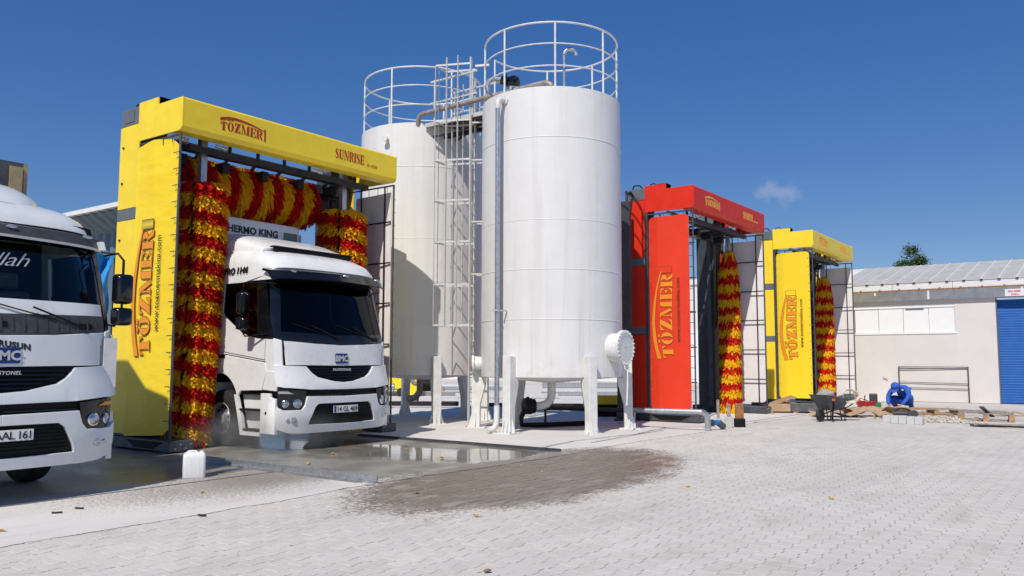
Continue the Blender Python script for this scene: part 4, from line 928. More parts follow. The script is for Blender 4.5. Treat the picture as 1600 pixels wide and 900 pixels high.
    if not variant:
        b = MB(); b.box(-.95, .95, .92, 1.0, 3.68, 3.765); b.box(-1.0, 1.0, .90, 1.04, 3.765, 3.79); b.build('roof_strip', 'matte_black', T, bevel=.01)
        loft([(.98, 1.12, 3.66, 3.77, .5), (1.2, 1.16, 3.66, 3.88, .5), (1.6, 1.20, 3.66, 4.02, .45), (2.1, 1.24, 3.66, 4.13, .4), (2.35, 1.26, 3.66, 4.16, .4)], 'wind_deflector', paint)
    else:
        loft([(.90, .60, 3.5, 3.66, .6), (1.05, .78, 3.5, 3.80, .6), (1.3, .92, 3.5, 3.93, .62), (1.6, 1.0, 3.5, 4.04, .6), (2.0, 1.08, 3.5, 4.12, .55), (2.3, 1.12, 3.5, 4.15, .5)], 'wind_deflector', paint)
        b = MB(); b.box(-.6, .12, .95, .97, 3.72, 3.745); b.build('deflector_slot', 'matte_black', T)
    # cab sides
    for sg in (-1, 1):
        fr = lambda z: .262+prof(z)
        side = [(fr(1.42), 1.42), (.56, 1.415), (.66, 1.10), (.66, 1.60), (1.83, 1.745), (2.0, 1.66), (2.17, 1.60), (2.2, 3.10), (1.93, 3.10), (1.93, 2.52), (1.86, 2.44), (1.32, 2.12), (.86, 2.02), (fr(2.03), 2.0)]
        door = [(fr(1.42), 1.42), (.60, 1.42), (.60, 1.60), (1.83, 1.745), (1.97, 1.68), (2.2, 1.60), (2.2, 3.10), (1.93, 3.10), (1.93, 2.52), (1.86, 2.44), (1.32, 2.12), (.86, 2.02), (fr(2.03), 2.0)]
        spatch(door, sg, 0, .04, 'door', paint)
        spatch([(.87 if not variant else .52, 2.03), (1.32, 2.13), (1.85, 2.45), (1.92, 2.53), (1.92, 3.09), (.95, 3.09)], sg, -.012, .006, 'side_window', 'glass_dark' if dark_glass else 'glass_clear')
        spatch([(fr(2.03), 2.01), (.86, 2.025), (.93, 3.1), (fr(3.0)+.02, 3.1)] if not variant else [(fr(2.03), 2.01), (.50, 2.02), (.80, 3.1), (fr(3.0)+.02, 3.1)], sg, .004, .03, 'window_corner', 'gloss_black')
        spatch([(.45, 3.10), (2.2, 3.10), (2.2, 3.22), (.5, 3.22)], sg, .0, .04, 'roof_side', paint)
        for a0, a1, z0_, z1_ in ((.62, .628, 1.45, 2.0),): spatch([(a0, z0_), (a1, z0_), (a1, z1_), (a0, z1_)], sg, .002, .004, 'door_gap', 'matte_black')
        spatch([(.63, 1.625), (1.83, 1.77), (1.83, 1.782), (.63, 1.637)], sg, .003, .006, 'door_gap', 'matte_black')
        spatch(rrect(1.80, 2.02, 1.66, 1.73, .02), sg, .025, .025, 'door_handle', 'matte_black')
        # mudguard with round wheel arch
        ar = [(1.95+.56*math.cos(R_(t))*1.02, .62+.72*math.sin(R_(t))) for t in range(180-20, 19, -10)]
        mud = [(.68, 1.08), (1.30, 1.06), (1.40, .95)]+[(1.95+.62*math.cos(R_(t)), .60+.78*math.sin(R_(t))) for t in range(145, 30, -8)]+[(2.62, .95), (2.62, 1.30), (2.45, 1.52), (2.17, 1.585), (2.0, 1.645), (1.83, 1.725), (.60, 1.58), (.56, 1.44)]
        spatch(mud, sg, .012, .05, 'mudguard', paint, bev=.01)
        spatch([(.262, 1.42), (.55, 1.44), (.665, 1.09), (.262, 1.07)], sg, .012, .05, 'corner_fairing', paint, bev=.01)
        spatch([(.25, 1.06), (1.42, 1.05), (1.42, .99), (.25, 1.0)], sg, -.04, .05, 'step_shadow_gap', 'matte_black')
        spatch([(.24, .31), (.66, .31), (.66, 1.03), (.42, 1.03), (.40, .96), (.24, .93)], sg, .045, .07, 'bumper', paint, bev=.012)
        # step well
        st = spatch([(.67, .26), (1.24, .26), (1.30, .5), (1.45, .99), (1.38, .99), (1.2, .55), (1.15, .33), (.67, .33)], sg, .04, .06, 'step_frame', paint)
        spatch([(.67, .3), (1.2, .3), (1.4, .99), (.67, .99)], sg, -.12, .02, 'step_well', paint, st)
        for z in (.38, .74): 
            b = MB(); b.box(min(sg*1.22, sg*1.39), max(sg*1.22, sg*1.39), .68, 1.18+(z-.38)*.3, z-.035, z); b.build('step', 'matte_black', st, bevel=.006)
        for i in range(5):
            for j in range(4): b = MB() if (i, j) == (0, 0) else b; b.lathe([(.014, 0), (.014, .004), (.001, .004)], (sg*1.232 if sg < 0 else sg*1.232, .95+.05*i, .50+.045*j), 6, 'x')
        b.build('perforation', 'matte_black', st)
        b = MB(); b.lathe([(.001, 0), (.026, 0), (.02, .012), (.001, .014)], n=12); o = b.build('bumper_plug', 'matte_black', T); o.location = (sg*1.395, .50, .68); o.rotation_euler = (0, sg*PI/2, 0)
        # mirrors
        b = MB(); my = .16 if variant else .98; mxo = 1.40 if variant else 1.60; mzo = -.10 if variant else 0
        b.tube([(sg*1.30, .45, 3.02), (sg*(mxo-.05), my+.05, 3.04), (sg*mxo, my, 2.95), (sg*mxo, my, 2.15), (sg*(mxo-.08), my+.02, 2.06), (sg*1.33, .45, 2.1)], .016, 6); arm = b.build('mirror', 'gloss_black', T, smooth=50)
        for (zc, hz, hx) in ((2.66, .22, .12), (2.29, .13, .125)):
            b = MB(); nn = 10; vs = []
            for yy, sc in ((-.10, .72), (-.06, .97), (.02, 1.), (.06, .95)):
                for a, c in rrect(-hx*sc, hx*sc, -hz*sc, hz*sc, .05*sc, 4): vs.append((sg*mxo+a*(.9 if variant else .72), my+yy, zc+mzo+c*.92))
            q = len(vs)//4; fs = [(j*q+i, j*q+(i+1) % q, (j+1)*q+(i+1) % q, (j+1)*q+i) for j in range(3) for i in range(q)]+[tuple(range(q)), tuple(3*q+i for i in range(q-1, -1, -1))]
            b.add(vs, fs); b.build('mirror_housing', 'gloss_black', arm, smooth=50)
            b = MB(); b.box(sg*mxo-hx*.7, sg*mxo+hx*.7, my+.061, my+.066, zc+mzo-hz*.8, zc+mzo+hz*.8); b.build('mirror_glass', 'chrome', arm)
    # rear wall, dashboard, seats, steering wheel
    b = MB(); b.box(-1.33, 1.33, 2.16, 2.2, 1.0, 3.75); b.build('cab_rear', paint, T)
    b = MB(); b.box(-1.29, 1.29, 2.10, 2.155, 1.2, 3.3); b.box(-1.3, 1.3, .5, 2.15, 1.45, 1.55); b.build('interior', 'matte_black', T)
    b = MB(); b.prism([(.26, 1.80), (.27, 2.16), (.40, 2.24), (.80, 2.16), (.82, 1.6), (.30, 1.6)], lambda v, z, t: (t, v+.08, z), -1.26, 1.26); b.build('dashboard', 'matte_black' if not variant else 'dash_white', T)
    for sx in (-.62, .62):
        b = MB(); b.box(sx-.27, sx+.27, 1.0, 1.5, 1.7, 1.95); b.box(sx-.27, sx+.27, 1.48, 1.64, 1.9, 2.55); b.box(sx-.14, sx+.14, 1.52, 1.62, 2.58, 2.8); b.build('seat', 'wrap_grey' if variant else 'matte_black', T, bevel=.04)
    b = MB(); cx_ = .55; b.tube([(cx_+.22*math.cos(2*PI*i/20), .93+.10*math.sin(2*PI*i/20), 2.24+.19*math.sin(2*PI*i/20)) for i in range(20)], .016, 6, closed=True); b.tube([(cx_, .8, 2.1), (cx_, .93, 2.24)], .03, 6); b.build('steering_wheel', 'matte_black', T)
    # chassis and wheels
    b = MB(); b.box(-.45, -.33, .35, 6.6, .75, 1.0); b.box(.33, .45, .35, 6.6, .75, 1.0); b.box(-1.1, 1.1, 1.6, 2.3, .62, .95); b.box(-.9, .9, .2, .32, .4, .8); b.build('chassis', 'black_steel', T)
    for sg in (-1, 1):
        for wy in (1.95, 5.2):
            b = MB(); w0, w1 = 1.0, 1.32
            pr_ = [(.29, w0), (.44, w0), (.515, w0+.03), (.53, w0+.07), (.53, w1-.07), (.515, w1-.03), (.44, w1), (.30, w1-.005)]
            b.lathe([(r, z*sg) for r, z in pr_], (0, wy, .535), 40, 'x')
            for gz in (w0+.10, w0+.16, w0+.22): b.lathe([(.5305, (gz)*sg), (.5325, (gz+.004)*sg), (.5325, (gz+.014)*sg), (.5305, (gz+.018)*sg)], (0, wy, .535), 40, 'x')
            wh = b.build('wheel', 'rubber', T, smooth=35)
            b = MB(); b.lathe([(r, z*sg) for r, z in [(.31, w1-.02), (.295, w1+.005), (.28, w1-.02), (.26, w1-.075), (.16, w1-.10), (.13, w1-.06), (.12, w1+.0), (.08, w1+.02), (.001, w1+.02)]], (0, wy, .535), 36, 'x'); b.build('rim', 'rim_grey', wh, smooth=40)
            b = MB()
            for k in range(10):
                a = 2*PI*k/10; q = (sg*(w1-.088), wy+.215*math.cos(a), .535+.215*math.sin(a)); b.lathe([(.034, 0), (.034, .012*sg), (.001, .012*sg)], q, 10, 'x')
            b.build('hand_hole', 'matte_black', wh)
            b = MB()
            for k in range(10):
                a = 2*PI*(k+.5)/10; q = (sg*(w1-.085), wy+.15*math.cos(a), .535+.15*math.sin(a)); b.lathe([(.013, 0), (.013, .03*sg), (.001, .03*sg)], q, 6, 'x')
            b.build('wheel_nut', 'galvanised', wh)
    return T
t1 = truck(10.86, 11.90, 'white truck with the plate 14 GL 469 driving out of the first yellow washing gantry', 'truck_white', True, True, False)
for sg in (-1,):
    text_obj('PRO 1144', .17, lambda a, c, t: (-1.352-.0-t+ (3.3-2.6)*.06*0, 1.93-a, 3.25+c), 'lettering', 'ink_black', t1, bold=.006, shear=.25, t=.01)
t2 = truck(4.09, 9.95, 'dusty white truck cropped by the left edge of the photo, plate ending in 161', 'dusty_truck_white', False, True, True)
t2.scale = (1, 1, .935); t2.location.z = .11
for ch in t2.children:
    if ch.name.startswith('wheel'): ch.scale = (1, 1, 1/.935); ch.location.z = -.11/.935
# lettering on the old truck: word on the flap (bent down at its right end) and script on the glass
def bent(a, c, t):
    x_ = a-.74; z = 1.79+c+.0-.14*max(0, (x_+.25)/.9)**1.6; return (x_, front(x_, z)-.0245-t*.4, z)
text_obj('KORUSUN', .098, lambda a, c, t: bent(a+.56, c, t), 'lettering', 'ink_black', t2, bold=.006, space=1.12, t=.002)
text_obj('Maşallah', .30, lambda a, c, t: (a-.66, front(a-.66, 2.78)-.012-t, 2.74+c*.8+a*.03), 'lettering', 'silver_text', t2, bold=-.002, shear=.45, space=.95)
b = MB(); b.box(1.362, 1.39, .32, .44, 1.20, 1.95); vs_b = b.build('side_marker_strip', 'rail_white', t2)
for z in (1.26, 1.62): b = MB(); b.box(1.364, 1.394, .315, .318, z, z+.13); b.build('reflector', 'reflector_red', vs_b)
b = MB(); b.box(1.22, 1.385, .20, .21, 1.25, 1.9); b.build('mirror_pillow', 'rail_white', t2); 
b = MB(); b.box(-.45, -.2, .60, .62, 2.66, 2.80); b.build('inner_mirror', 'lens_grey', t2, bevel=.01)
# refrigerated box behind truck 1
RB = empty('refrigerated_trailer', (10.86, 14.62, 0)); tag(RB, 'white refrigerated trailer behind the cab in the first gantry, cooling unit on its front', 'trailer')
b = MB(); b.box(-1.34, 1.34, .25, 2.75, 1.15, 4.45); b.build('box_body', 'truck_white', RB, bevel=.02)
b = MB(); b.box(-1.05, 1.0, -.12, .25, 2.6, 4.56); cu_ = b.build('cooling_unit', 'truck_white', RB, bevel=.09)
text_obj('THERMO KING', .20, lambda a, c, t: (a-.98, -.123-t, 4.24+c), 'lettering', 'ink_black', cu_, bold=.008, space=1.03)
b = MB(); b.box(.55, .9, -.135, -.11, 4.10, 4.38); b.build('vent_panel', 'bar_grey', cu_)
for wy in (1.9,):
    for sg in (-1, 1):
        b = MB(); b.lathe([(.25, .95*sg), (.48, .95*sg), (.52, 1.0*sg), (.52, 1.25*sg), (.48, 1.3*sg), (.25, 1.3*sg), (.2, 1.2*sg), (.01, 1.2*sg)], (0, wy, .53), 32, 'x'); b.build('wheel', 'rubber', RB, smooth=35)
# old box trailer behind truck 2
OB = empty('box_trailer', (3.97, 12.52, 0)); tag(OB, 'dark framed box trailer with tan corner post behind the cropped truck', 'trailer')
b = MB(); b.box(-1.26, 1.29, .05, 2.4, 1.1, 4.34); b.build('box_body', 'trailer_panel', OB)
b = MB(); b.prism([(.08, 4.42), (.08, 5.13), (.75, 5.22), (1.4, 5.72), (2.4, 5.72), (2.4, 4.42)], lambda v, z, t: (t, v, z), -1.2, .93); b.build('added_shadow_block', 'wrap_grey', OB, bevel=.04)  # unseen block added on the trailer to shade the foot of the yellow curtain
b = MB(); b.box(-1.33, 1.33, -.02, .06, 4.18, 4.40); b.box(-1.33, 1.33, .0, 2.45, 4.345, 4.41); b.build('top_frame', 'trailer_dark', OB)
for x_ in (-1.33, 1.29): b = MB(); b.box(x_, x_+.055, -.03, .10, 1.1, 4.40); b.build('corner_post', 'trailer_tan', OB)
b = MB(); b.box(.95, 1.28, -.03, .05, 3.3, 4.18); b.build('inner_post', 'trailer_dark', OB); b = MB(); b.box(1.10, 1.27, -.05, -.03, 3.95, 4.34); b.build('corner_plate', 'trailer_tan', OB)
for sg in (-1, 1): b = MB(); b.lathe([(.01, .95*sg), (.48, .95*sg), (.52, 1.25*sg), (.25, 1.3*sg), (.01, 1.2*sg)], (0, 1.4, .53), 28, 'x'); b.build('wheel', 'rubber', OB, smooth=35)

# ------------------------------------------------------------------ workshop on the right (facade on x = 38)
BX = 38.0
B1 = empty('workshop_building', (BX, 0, 0)); tag(B1, 'pale single-storey workshop with white shuttered window, ribbed roof and blue roller door', 'building')
Y1 = 9.95; Y0 = -16
def wallbox(y0, y1, z0, z1): 
    b = MB(); b.box(0, .3, y0, y1, z0, z1); return b.build('wall', 'wall_cream', B1)
wallbox(9.36, Y1, 0, 4.2); wallbox(3.98, 5.44, 0, 4.2); wallbox(5.44, 9.36, 0, 2.86); wallbox(5.44, 9.36, 4.02, 4.2); wallbox(Y0, -.3, 0, 4.2)
b = MB(); b.box(.3, 12, Y1-.3, Y1, 0, 4.2); b.build('wall', 'wall_cream', B1)
wf = MB(); wf.box(.02, .10, 5.44, 9.36, 3.90, 4.02); wf.box(-.03, .10, 5.40, 9.40, 2.80, 2.87); wfo = wf.build('window_frame', 'shutter_white', B1)
ys_ = [5.46, 6.42, 7.40, 8.38, 9.34]
for k in range(4):
    b = MB(); b.box(.05+.006*(k % 2), .08+.006*(k % 2), ys_[k]+.005, ys_[k+1]-.01, 2.875, 3.895); o = b.build('shutter_panel', 'shutter_white', B1, bevel=.008)
b = MB(); b.box(.035, .05, 6.6, 7.3, 3.82, 3.86); b.build('shutter_rail', 'bar_grey', B1)
# roller door: separate slats
b = MB(); b.box(.2, .24, -.3, 3.98, 0, 4.12); b.build('door_backing', 'door_blue', B1)
for k in range(41):
    b = MB(); z = .02+k*.1; b.prism([(.19, z), (.186, z+.002), (.1845, z+.05), (.186, z+.097), (.19, z+.0992)], lambda v, zz, t: (v, t, zz), -.28, 3.94)
    b.build('door_slat', 'door_blue', B1, smooth=60)
for y_ in (3.94, -.34): b = MB(); b.box(-.0, .2, y_, y_+.045, 0, 4.15); b.build('door_guide', 'bar_grey', B1)
b = MB(); b.box(-.16, .35, Y0, Y1+.05, 4.20, 4.23); b.box(-.16, -.13, Y0, Y1+.05, 4.23, 4.60); b.box(-.13, .0, Y0, Y1+.05, 4.56, 4.60); b.build('gutter_fascia', 'gutter_metal', B1)
for y_ in (6.33, 3.0, 8.4): b = MB(); b.box(-.175, -.16, y_, y_+.07, 4.22 if y_ == 6.33 else 4.45, 4.58); b.build('gutter_joint', 'fascia_white', B1)
b = MB(); b.box(-.10, .3, Y0, Y1+.05, 4.66, 4.92); b.build('white_fascia', 'fascia_white', B1, bevel=.01)
b = MB(); b.box(-.14, .2, Y0, Y1+.03, 4.60, 4.658)
for k in range(34): b.box(-.17, -.14, Y1-.2-k*.77, Y1-.13-k*.77, 4.60, 4.70)
b.build('rusty_flashing', 'rust', B1)
for y_ in (7.75, 5.45, 2.1): b = MB(); b.box(-.103, -.10, y_, y_+.015, 4.67, 4.91); b.build('panel_joint', 'bar_grey', B1)
# roof panels between standing ribs
x0r, z0r, x1r, z1r = -.12, 4.93, 5.2, 6.15; PW = .62
k = 0; yv = Y1+.05
while yv > Y0:
    b = MB(); b.prism([(x0r, z0r), (x1r, z1r), (x1r, z1r+.05), (x0r, z0r+.04)], lambda v, z, t: (v, t, z), yv-PW+.02, yv-.02); b.build('roof_panel', 'roof_panel', B1)
    b = MB(); b.prism([(x0r-.01, z0r), (x1r, z1r), (x1r, z1r+.10), (x0r-.01, z0r+.085)], lambda v, z, t: (v, t, z), yv-.022, yv+.022); rb = b.build('roof_rib', 'fascia_white', B1)
    b = MB(); b.box(x0r-.03, x0r+.03, yv-.05, yv+.05, z0r-.02, z0r+.03); b.build('rib_end', 'black_steel', rb)
    yv -= PW
b = MB(); b.prism([(x1r, z1r+.03), (x1r+.2, z1r+.10), (10.6, 4.93), (10.6, 4.90), (x1r, z1r-.02)], lambda v, z, t: (v, t, z), Y0, Y1+.05); b.build('roof_back', 'roof_panel', B1)
b = MB(); b.prism([(.3, 4.2), (10.3, 4.2), (10.3, 4.9), (x1r, 6.1), (.3, 4.95)], lambda v, z, t: (v, t, z), Y1-.3, Y1-.02); b.build('gable', 'wall_cream', B1)
# door sign
SG = MB(); SG.box(-.20, -.165, 2.55, 3.62, 4.22, 4.50); sg_ = SG.build('sign', 'plate_white', B1, bevel=.004)
text_obj('MALZEME', .095, lambda a, c, t: (-.202-t, 3.50-a, 4.38+c), 'lettering', 'sign_red', sg_, bold=.002)
text_obj('KABUL', .095, lambda a, c, t: (-.202-t, 3.42-a, 4.26+c), 'lettering', 'sign_red', sg_, bold=.002)
text_obj('2', .24, lambda a, c, t: (-.202-t, 2.86-a, 4.27+c), 'lettering', 'sign_red', sg_, bold=.006)
# steel barrier in front
BR = empty('steel_barrier', (37.95, 5.05, 0)); tag(BR, 'thin rectangular steel railing standing against the workshop wall', 'railing')
for y_ in (0, 2.58): b = MB(); b.box(-.022, .022, y_-.022, y_+.022, 0, 1.44); b.build('post', 'frame_grey', BR)
for a, c in (((0, 1.43), (2.58, 1.44)), ((0, 1.40), (2.58, 1.33)), ((0, .76), (2.58, .80)), ((0, .55), (2.58, .57))): b = MB(); b.bar((0, a[0], a[1]), (0, c[0], c[1]), .022); b.build('rail', 'frame_grey', BR)
b = MB(); b.bar((37.96, 8.28, .98), (37.95, 8.08, .90), .02); tag(b.build('wall_hook', 'frame_grey'), 'small bent metal hook on the workshop wall left of the worker', 'hook')

# far white hall and its yard
B2 = empty('white_hall', (60, 0, 0)); tag(B2, 'long plain white hall far behind the tanks', 'building')
b = MB(); b.box(0, 25, 14, 74, 0, 7.6); b.build('wall', 'wall_white', B2); b = MB(); b.box(-.15, 25.2, 13.8, 74.2, 7.6, 8.0); b.build('parapet', 'fascia_white', B2)
for k in range(3): b = MB(); b.box(-.05, -.001, 24+k*13, 28+k*13, 0, 4); b.build('hall_door', 'shutter_white', B2)
# corrugated shed at the left
B3 = empty('corrugated_shed', (14, 0, 0)); tag(B3, 'grey-blue corrugated metal shed with white eaves behind the left truck', 'building')
b = MB(); b.box(.12, 2.6, 22, 62, 0, 5.8); b.build('wall', 'corrugated_blue', B3)
for nm, z0_, z1_, xo0, xo1 in (('wall_sheet', 0, 5.82, 0, 0), ('eaves_sheet', 5.82, 6.32, 0, -.75)):
    b = MB(); n_ = int(40/.125); vs = []
    for k in range(n_+1):
        y_ = 22+(k//2)*.25+(k % 2)*.17; d = .10 if (k//2) % 2 else 0; vs += [(xo0+d, y_, z0_), (xo1+d, y_, z1_)]
    b.add(vs, [(2*k, 2*k+1, 2*k+3, 2*k+2) for k in range(n_)]); b.build(nm, 'corrugated_blue', B3)
b = MB(); b.box(-.85, 2.7, 21.9, 62, 6.36, 6.50); b.build('eaves', 'fascia_white', B3)
# banners hung behind the truck
def banner(x, y, w, h, z, rz, mat, lab, fig=False, amp=.06):
    r = empty('hanging_banner', (x, y, z), rz); tag(r, lab, 'banner'); nx, nz = 14, 18
    def bp(u, v, o=0): 
        taper = 1-.45*v if not fig else 1-.1*v
        return ((u-.5)*w*taper+.04*math.sin(v*9+u*2), amp*math.sin(u*11+v*5)+amp*.6*math.sin(v*13)-o, -v*h-.08*u)
    b = MB(); b.add([bp(i/nx, j/nz) for j in range(nz+1) for i in range(nx+1)], [(j*(nx+1)+i, j*(nx+1)+i+1, (j+1)*(nx+1)+i+1, (j+1)*(nx+1)+i) for j in range(nz) for i in range(nx)]); cl = b.build('cloth', mat, r, smooth=80)
    if fig:
        def pg(poly, nm, mt, o): 
            vs, fs = gpatch(poly, lambda a, c, s: bp(a, 1-c, o-(.003 if s else 0)), (.1, .08)); b = MB(); b.add(vs, fs); b.build(nm, mt, cl)
        pg([(.15, .02), (.85, .02), (.80, .42), (.62, .54), (.42, .54), (.2, .42)], 'printed_coat', 'poster_teal', .006)
        pg([(.42, .52), (.62, .52), (.60, .62), (.44, .62)], 'printed_neck', 'skin', .009)
        pg(ell(.52, .74, .15, .13, 0, 360, 14)[:-1], 'printed_hair', 'hair_black', .012)
        pg(ell(.51, .71, .10, .10, 0, 360, 12)[:-1], 'printed_face', 'skin', .016)
    b = MB(); b.bar((-w*.6, 0, .02), (w*.6, 0, -.03), .03); b.build('hanging_bar', 'black_steel', r)
    for s_ in (-1, 1): b = MB(); b.bar((s_*w*.58, 0, .02), (s_*w*.58, 0, -z), .04); b.build('banner_pole', 'frame_grey', r)
banner(8.36, 17.5, .60, 1.5, 3.62, -.5, 'poster_white', 'pale printed banner with a figure seen through the truck windscreen', True, .03)
banner(9.05, 17.7, .55, 1.7, 3.95, -.5, 'blue_cloth', 'bright blue flag hanging between the truck mirror and the yellow gantry', False, .09)
# overhead cables and posts
def catenary(a, c, sag, r, lab):
    A, Cc = Vector(a), Vector(c); b = MB(); b.tube([A.lerp(Cc, i/20)-Vector((0, 0, sag*4*(i/20)*(1-i/20))) for i in range(21)], r, 5); tag(b.build('overhead_cable', 'galvanised'), lab, 'cable', 'overhead cables')
catenary((12, 60, 11.9), (52, 60, 12.9), .5, .03, 'thin cable crossing the sky left of the yellow gantry, upper of two')
catenary((12, 60, 11.7), (52, 60, 12.6), .6, .025, 'thin cable crossing the sky left of the yellow gantry, lower of two')
LPp = empty('utility_post', (19.3, 24, 0)); tag(LPp, 'grey post standing behind the truck under the horizontal brush', 'post')
b = MB(); b.tube([(0, 0, 0), (0, 0, 7.4)], .09, 10); b.build('pole', 'galvanised', LPp); b = MB(); b.bar((-.5, 0, 7.2), (.5, 0, 7.2), .08); b.build('cross_arm', 'galvanised', LPp)

# tree behind the workshop
def tree(x, y, h, cr, lab, nleaf=22000, seed=3):
    rnd = random.Random(seed); T = empty('broadleaf_tree', (x, y, 0)); tag(T, lab, 'tree')
    b = MB(); b.tube([(0, 0, 0), (.05, 0, h*.4), (0, .05, h*.7), (0, 0, h*.95)], [.22, .18, .12, .03], 10)
    tips = []
    for k in range(16):
        a = k*2.4; z = h*(.5+.42*k/16); l = cr*(1.05-.5*k/16); p = (math.cos(a)*l, math.sin(a)*l, z+l*.35); b.tube([(0, 0, z-.2), (p[0]*.5, p[1]*.5, z+l*.12), p], [.07, .045, .015], 6); tips.append(Vector(p)); tips.append(Vector((p[0]*.55, p[1]*.55, z+l*.25)))
    b.build('trunk', 'bark', T, smooth=50); tips.append(Vector((0, 0, h)))
    b = MB()
    for i in range(nleaf):
        t = rnd.choice(tips); d = Vector((rnd.gauss(0, 1), rnd.gauss(0, 1), rnd.gauss(0, .8))); d = d.normalized()*abs(rnd.gauss(0, .36)); c = t+d
        s = rnd.uniform(.07, .14); u = Vector((rnd.gauss(0, 1), rnd.gauss(0, 1), rnd.gauss(0, 1))).normalized(); w = u.orthogonal().normalized()
        b.add([c-u*s, c+w*s*.5, c+u*s, c-w*s*.5], [(0, 1, 2, 3)])
    b.build('crown', 'foliage', T, fixn=False)
tree(70, 12.83, 10.25, 1.15, 'dark green bushy tree top showing above the workshop roof')

# ------------------------------------------------------------------ between and behind the tanks
def beam(name, a, c, w, h, z, mat, lab, cat, grp=None):
    b = MB(); b.bar((*a, z+h/2), (*c, z+h/2), w, h); tag(b.build(name, mat, bevel=.01), lab, cat, grp)
beam('steel_beam', (19.6, 23.2), (22.6, 18.9), .2, .16, .06, 'black_steel', 'long black steel beam on the ground behind the far tank legs', 'beam', 'steel beams behind the tanks')
beam('steel_beam', (22.3, 17.6), (25.2, 12.4), .14, .12, .1, 'black_steel', 'black pipe-like beam behind the near tank', 'beam', 'steel beams behind the tanks')
beam('steel_beam', (33.5, 35.0), (38.0, 28.5), .5, .22, .03, 'galvanised', 'pale grey beam lying far behind the ladder', 'beam', 'steel beams behind the tanks')
beam('steel_beam', (33.2, 22.6), (35.6, 18.8), .35, .2, .03, 'galvanised', 'nearer of two grey profiles seen under the near tank', 'beam', 'steel beams behind the tanks')
beam('steel_beam', (43.0, 29.2), (46.2, 24.2), .6, .35, .03, 'galvanised', 'farther of two grey profiles seen under the near tank', 'beam', 'steel beams behind the tanks')
beam('steel_beam', (26.5, 30.5), (31.5, 24.5), .3, .18, .02, 'gutter_metal', 'grey profile behind the far tank beside the black pump', 'beam', 'steel beams behind the tanks')
beam('steel_beam', (28.5, 24.0), (31.0, 20.2), .3, .2, .02, 'kerb_concrete', 'pale kerb-like beam behind the ladder foot', 'beam', 'steel beams behind the tanks')
YM = empty('yellow_machine', (28.5, 26.9, 0), -.9); tag(YM, 'yellow steel machine frame standing behind the far tank', 'machine')
b = MB(); b.box(-.6, -.1, -.3, .3, .35, 1.25); b.build('cabinet', 'yellow_paint', YM, bevel=.03); b = MB(); b.box(.1, .45, -.2, .2, 0, 1.9); b.build('mast', 'yellow_paint', YM, bevel=.02)
b = MB(); b.box(-1.4, -.6, -.15, .2, .6, 1.2); b.box(-.6, .1, -.1, .1, .3, .5); b.build('arm', 'yellow_paint', YM, bevel=.02)
for s_ in (-1.2, -.3): b = MB(); b.tube([(s_, -.3, .2), (s_, -.2, .2)], .2, 14); b.build('wheel', 'rubber', YM)
BP = empty('black_pump', (23.2, 20.9, 0), -.9); tag(BP, 'black pump with a curved pipe under the far tank', 'pump')
b = MB(); b.tube([(-.35, 0, .75), (.45, 0, .75)], .24, 18); b.box(.0, .35, -.12, .12, .9, 1.08); b.build('motor', 'matte_black', BP, smooth=40)
b = MB(); b.tube([(-.3, 0, .78), (-.5, 0, .8), (-.62, 0, .95), (-.64, 0, 1.25), (-.62, 0, 1.7)], .09, 10); b.build('pump_pipe', 'rusty_pipe', BP, smooth=60)
for s_ in (-.3, .35): b = MB(); b.bar((s_, -.2, .6), (s_-.1, -.25, 0), .05); b.bar((s_, .2, .6), (s_-.1, .25, 0), .05); b.build('foot', 'black_steel', BP)
DB = empty('pump_box', (21.7, 12.3, 0), -.95); tag(DB, 'dark equipment box with a mustard yellow top behind the manhole leg', 'box')
b = MB(); b.box(-.42, .42, -.2, .3, .0, .36); b.build('box_body', 'matte_black', DB, bevel=.02); b = MB(); b.box(-.40, .40, -.18, .28, .36, .62); b.build('box_lid', 'yellow_paint', DB, bevel=.02)
PS = empty('air_pipe_stand', (22.6, 12.6, 0), -.95); tag(PS, 'black angled pipe with valves rising beside the red gantry', 'pipe')
b = MB(); b.tube([(-1.3, 0, 2.3), (-.5, 0, 1.35), (.3, 0, 1.28), (.5, 0, 1.28)], .05, 8); b.tube([(.45, 0, 0), (.45, 0, 6.3)], .05, 8); b.build('pipe_run', 'black_steel', PS); 
b = MB(); b.box(.1, .42, -.12, .12, 1.15, 1.6); b.box(.1, .4, -.1, .1, 1.7, 2.3)
for z in (1.7, 2.6, 3.2, 3.5, 4.0): b.bar((.35, 0, z), (.62, 0, z+.1), .05); b.bar((.55, -.1, z), (.55, .12, z+.05), .04)
b.build('valve_block', 'matte_black', PS)
CM = empty('added_shadow_mast', (20.22, 11.0, 0)); tag(CM, 'narrow dark mast added behind the near tank to shade part of the red gantry', 'mast')  # added upright, casts the dark strip on the red gantry's side
b = MB(); b.box(-.05, .05, -.22, .22, .06, 6.05); b.build('shadow_board', 'column_grey', CM, bevel=.01)
b = MB(); b.box(-.14, .14, -.28, .28, 0, .06); b.build('foot_plate', 'frame_grey', CM)
b = MB(); b.tube([(0, -.1, 6.0), (.02, -.12, 6.25), (.25, -.1, 6.35), (.42, -.1, 6.25)], .03, 8); b.build('cable', 'black_steel', CM, smooth=60)  # loop invented along with the added mast
WB = empty('lattice_crate', (31, 28.2, 0), -.9); tag(WB, 'pale slatted crate far behind between the two tanks', 'crate')
for k in range(8): b = MB(); b.box(-.9+k*.24, -.78+k*.24, -.02, .02, .3, 1.5); b.build('slat', 'fascia_white', WB)
for z in (.4, .9, 1.4): b = MB(); b.box(-.95, 1.0, .021, .05, z, z+.07); b.build('rail', 'fascia_white', WB)
b = MB(); b.box(-.95, 1.0, -.0, 1.0, .1, .3); b.build('skid', 'wood', WB)
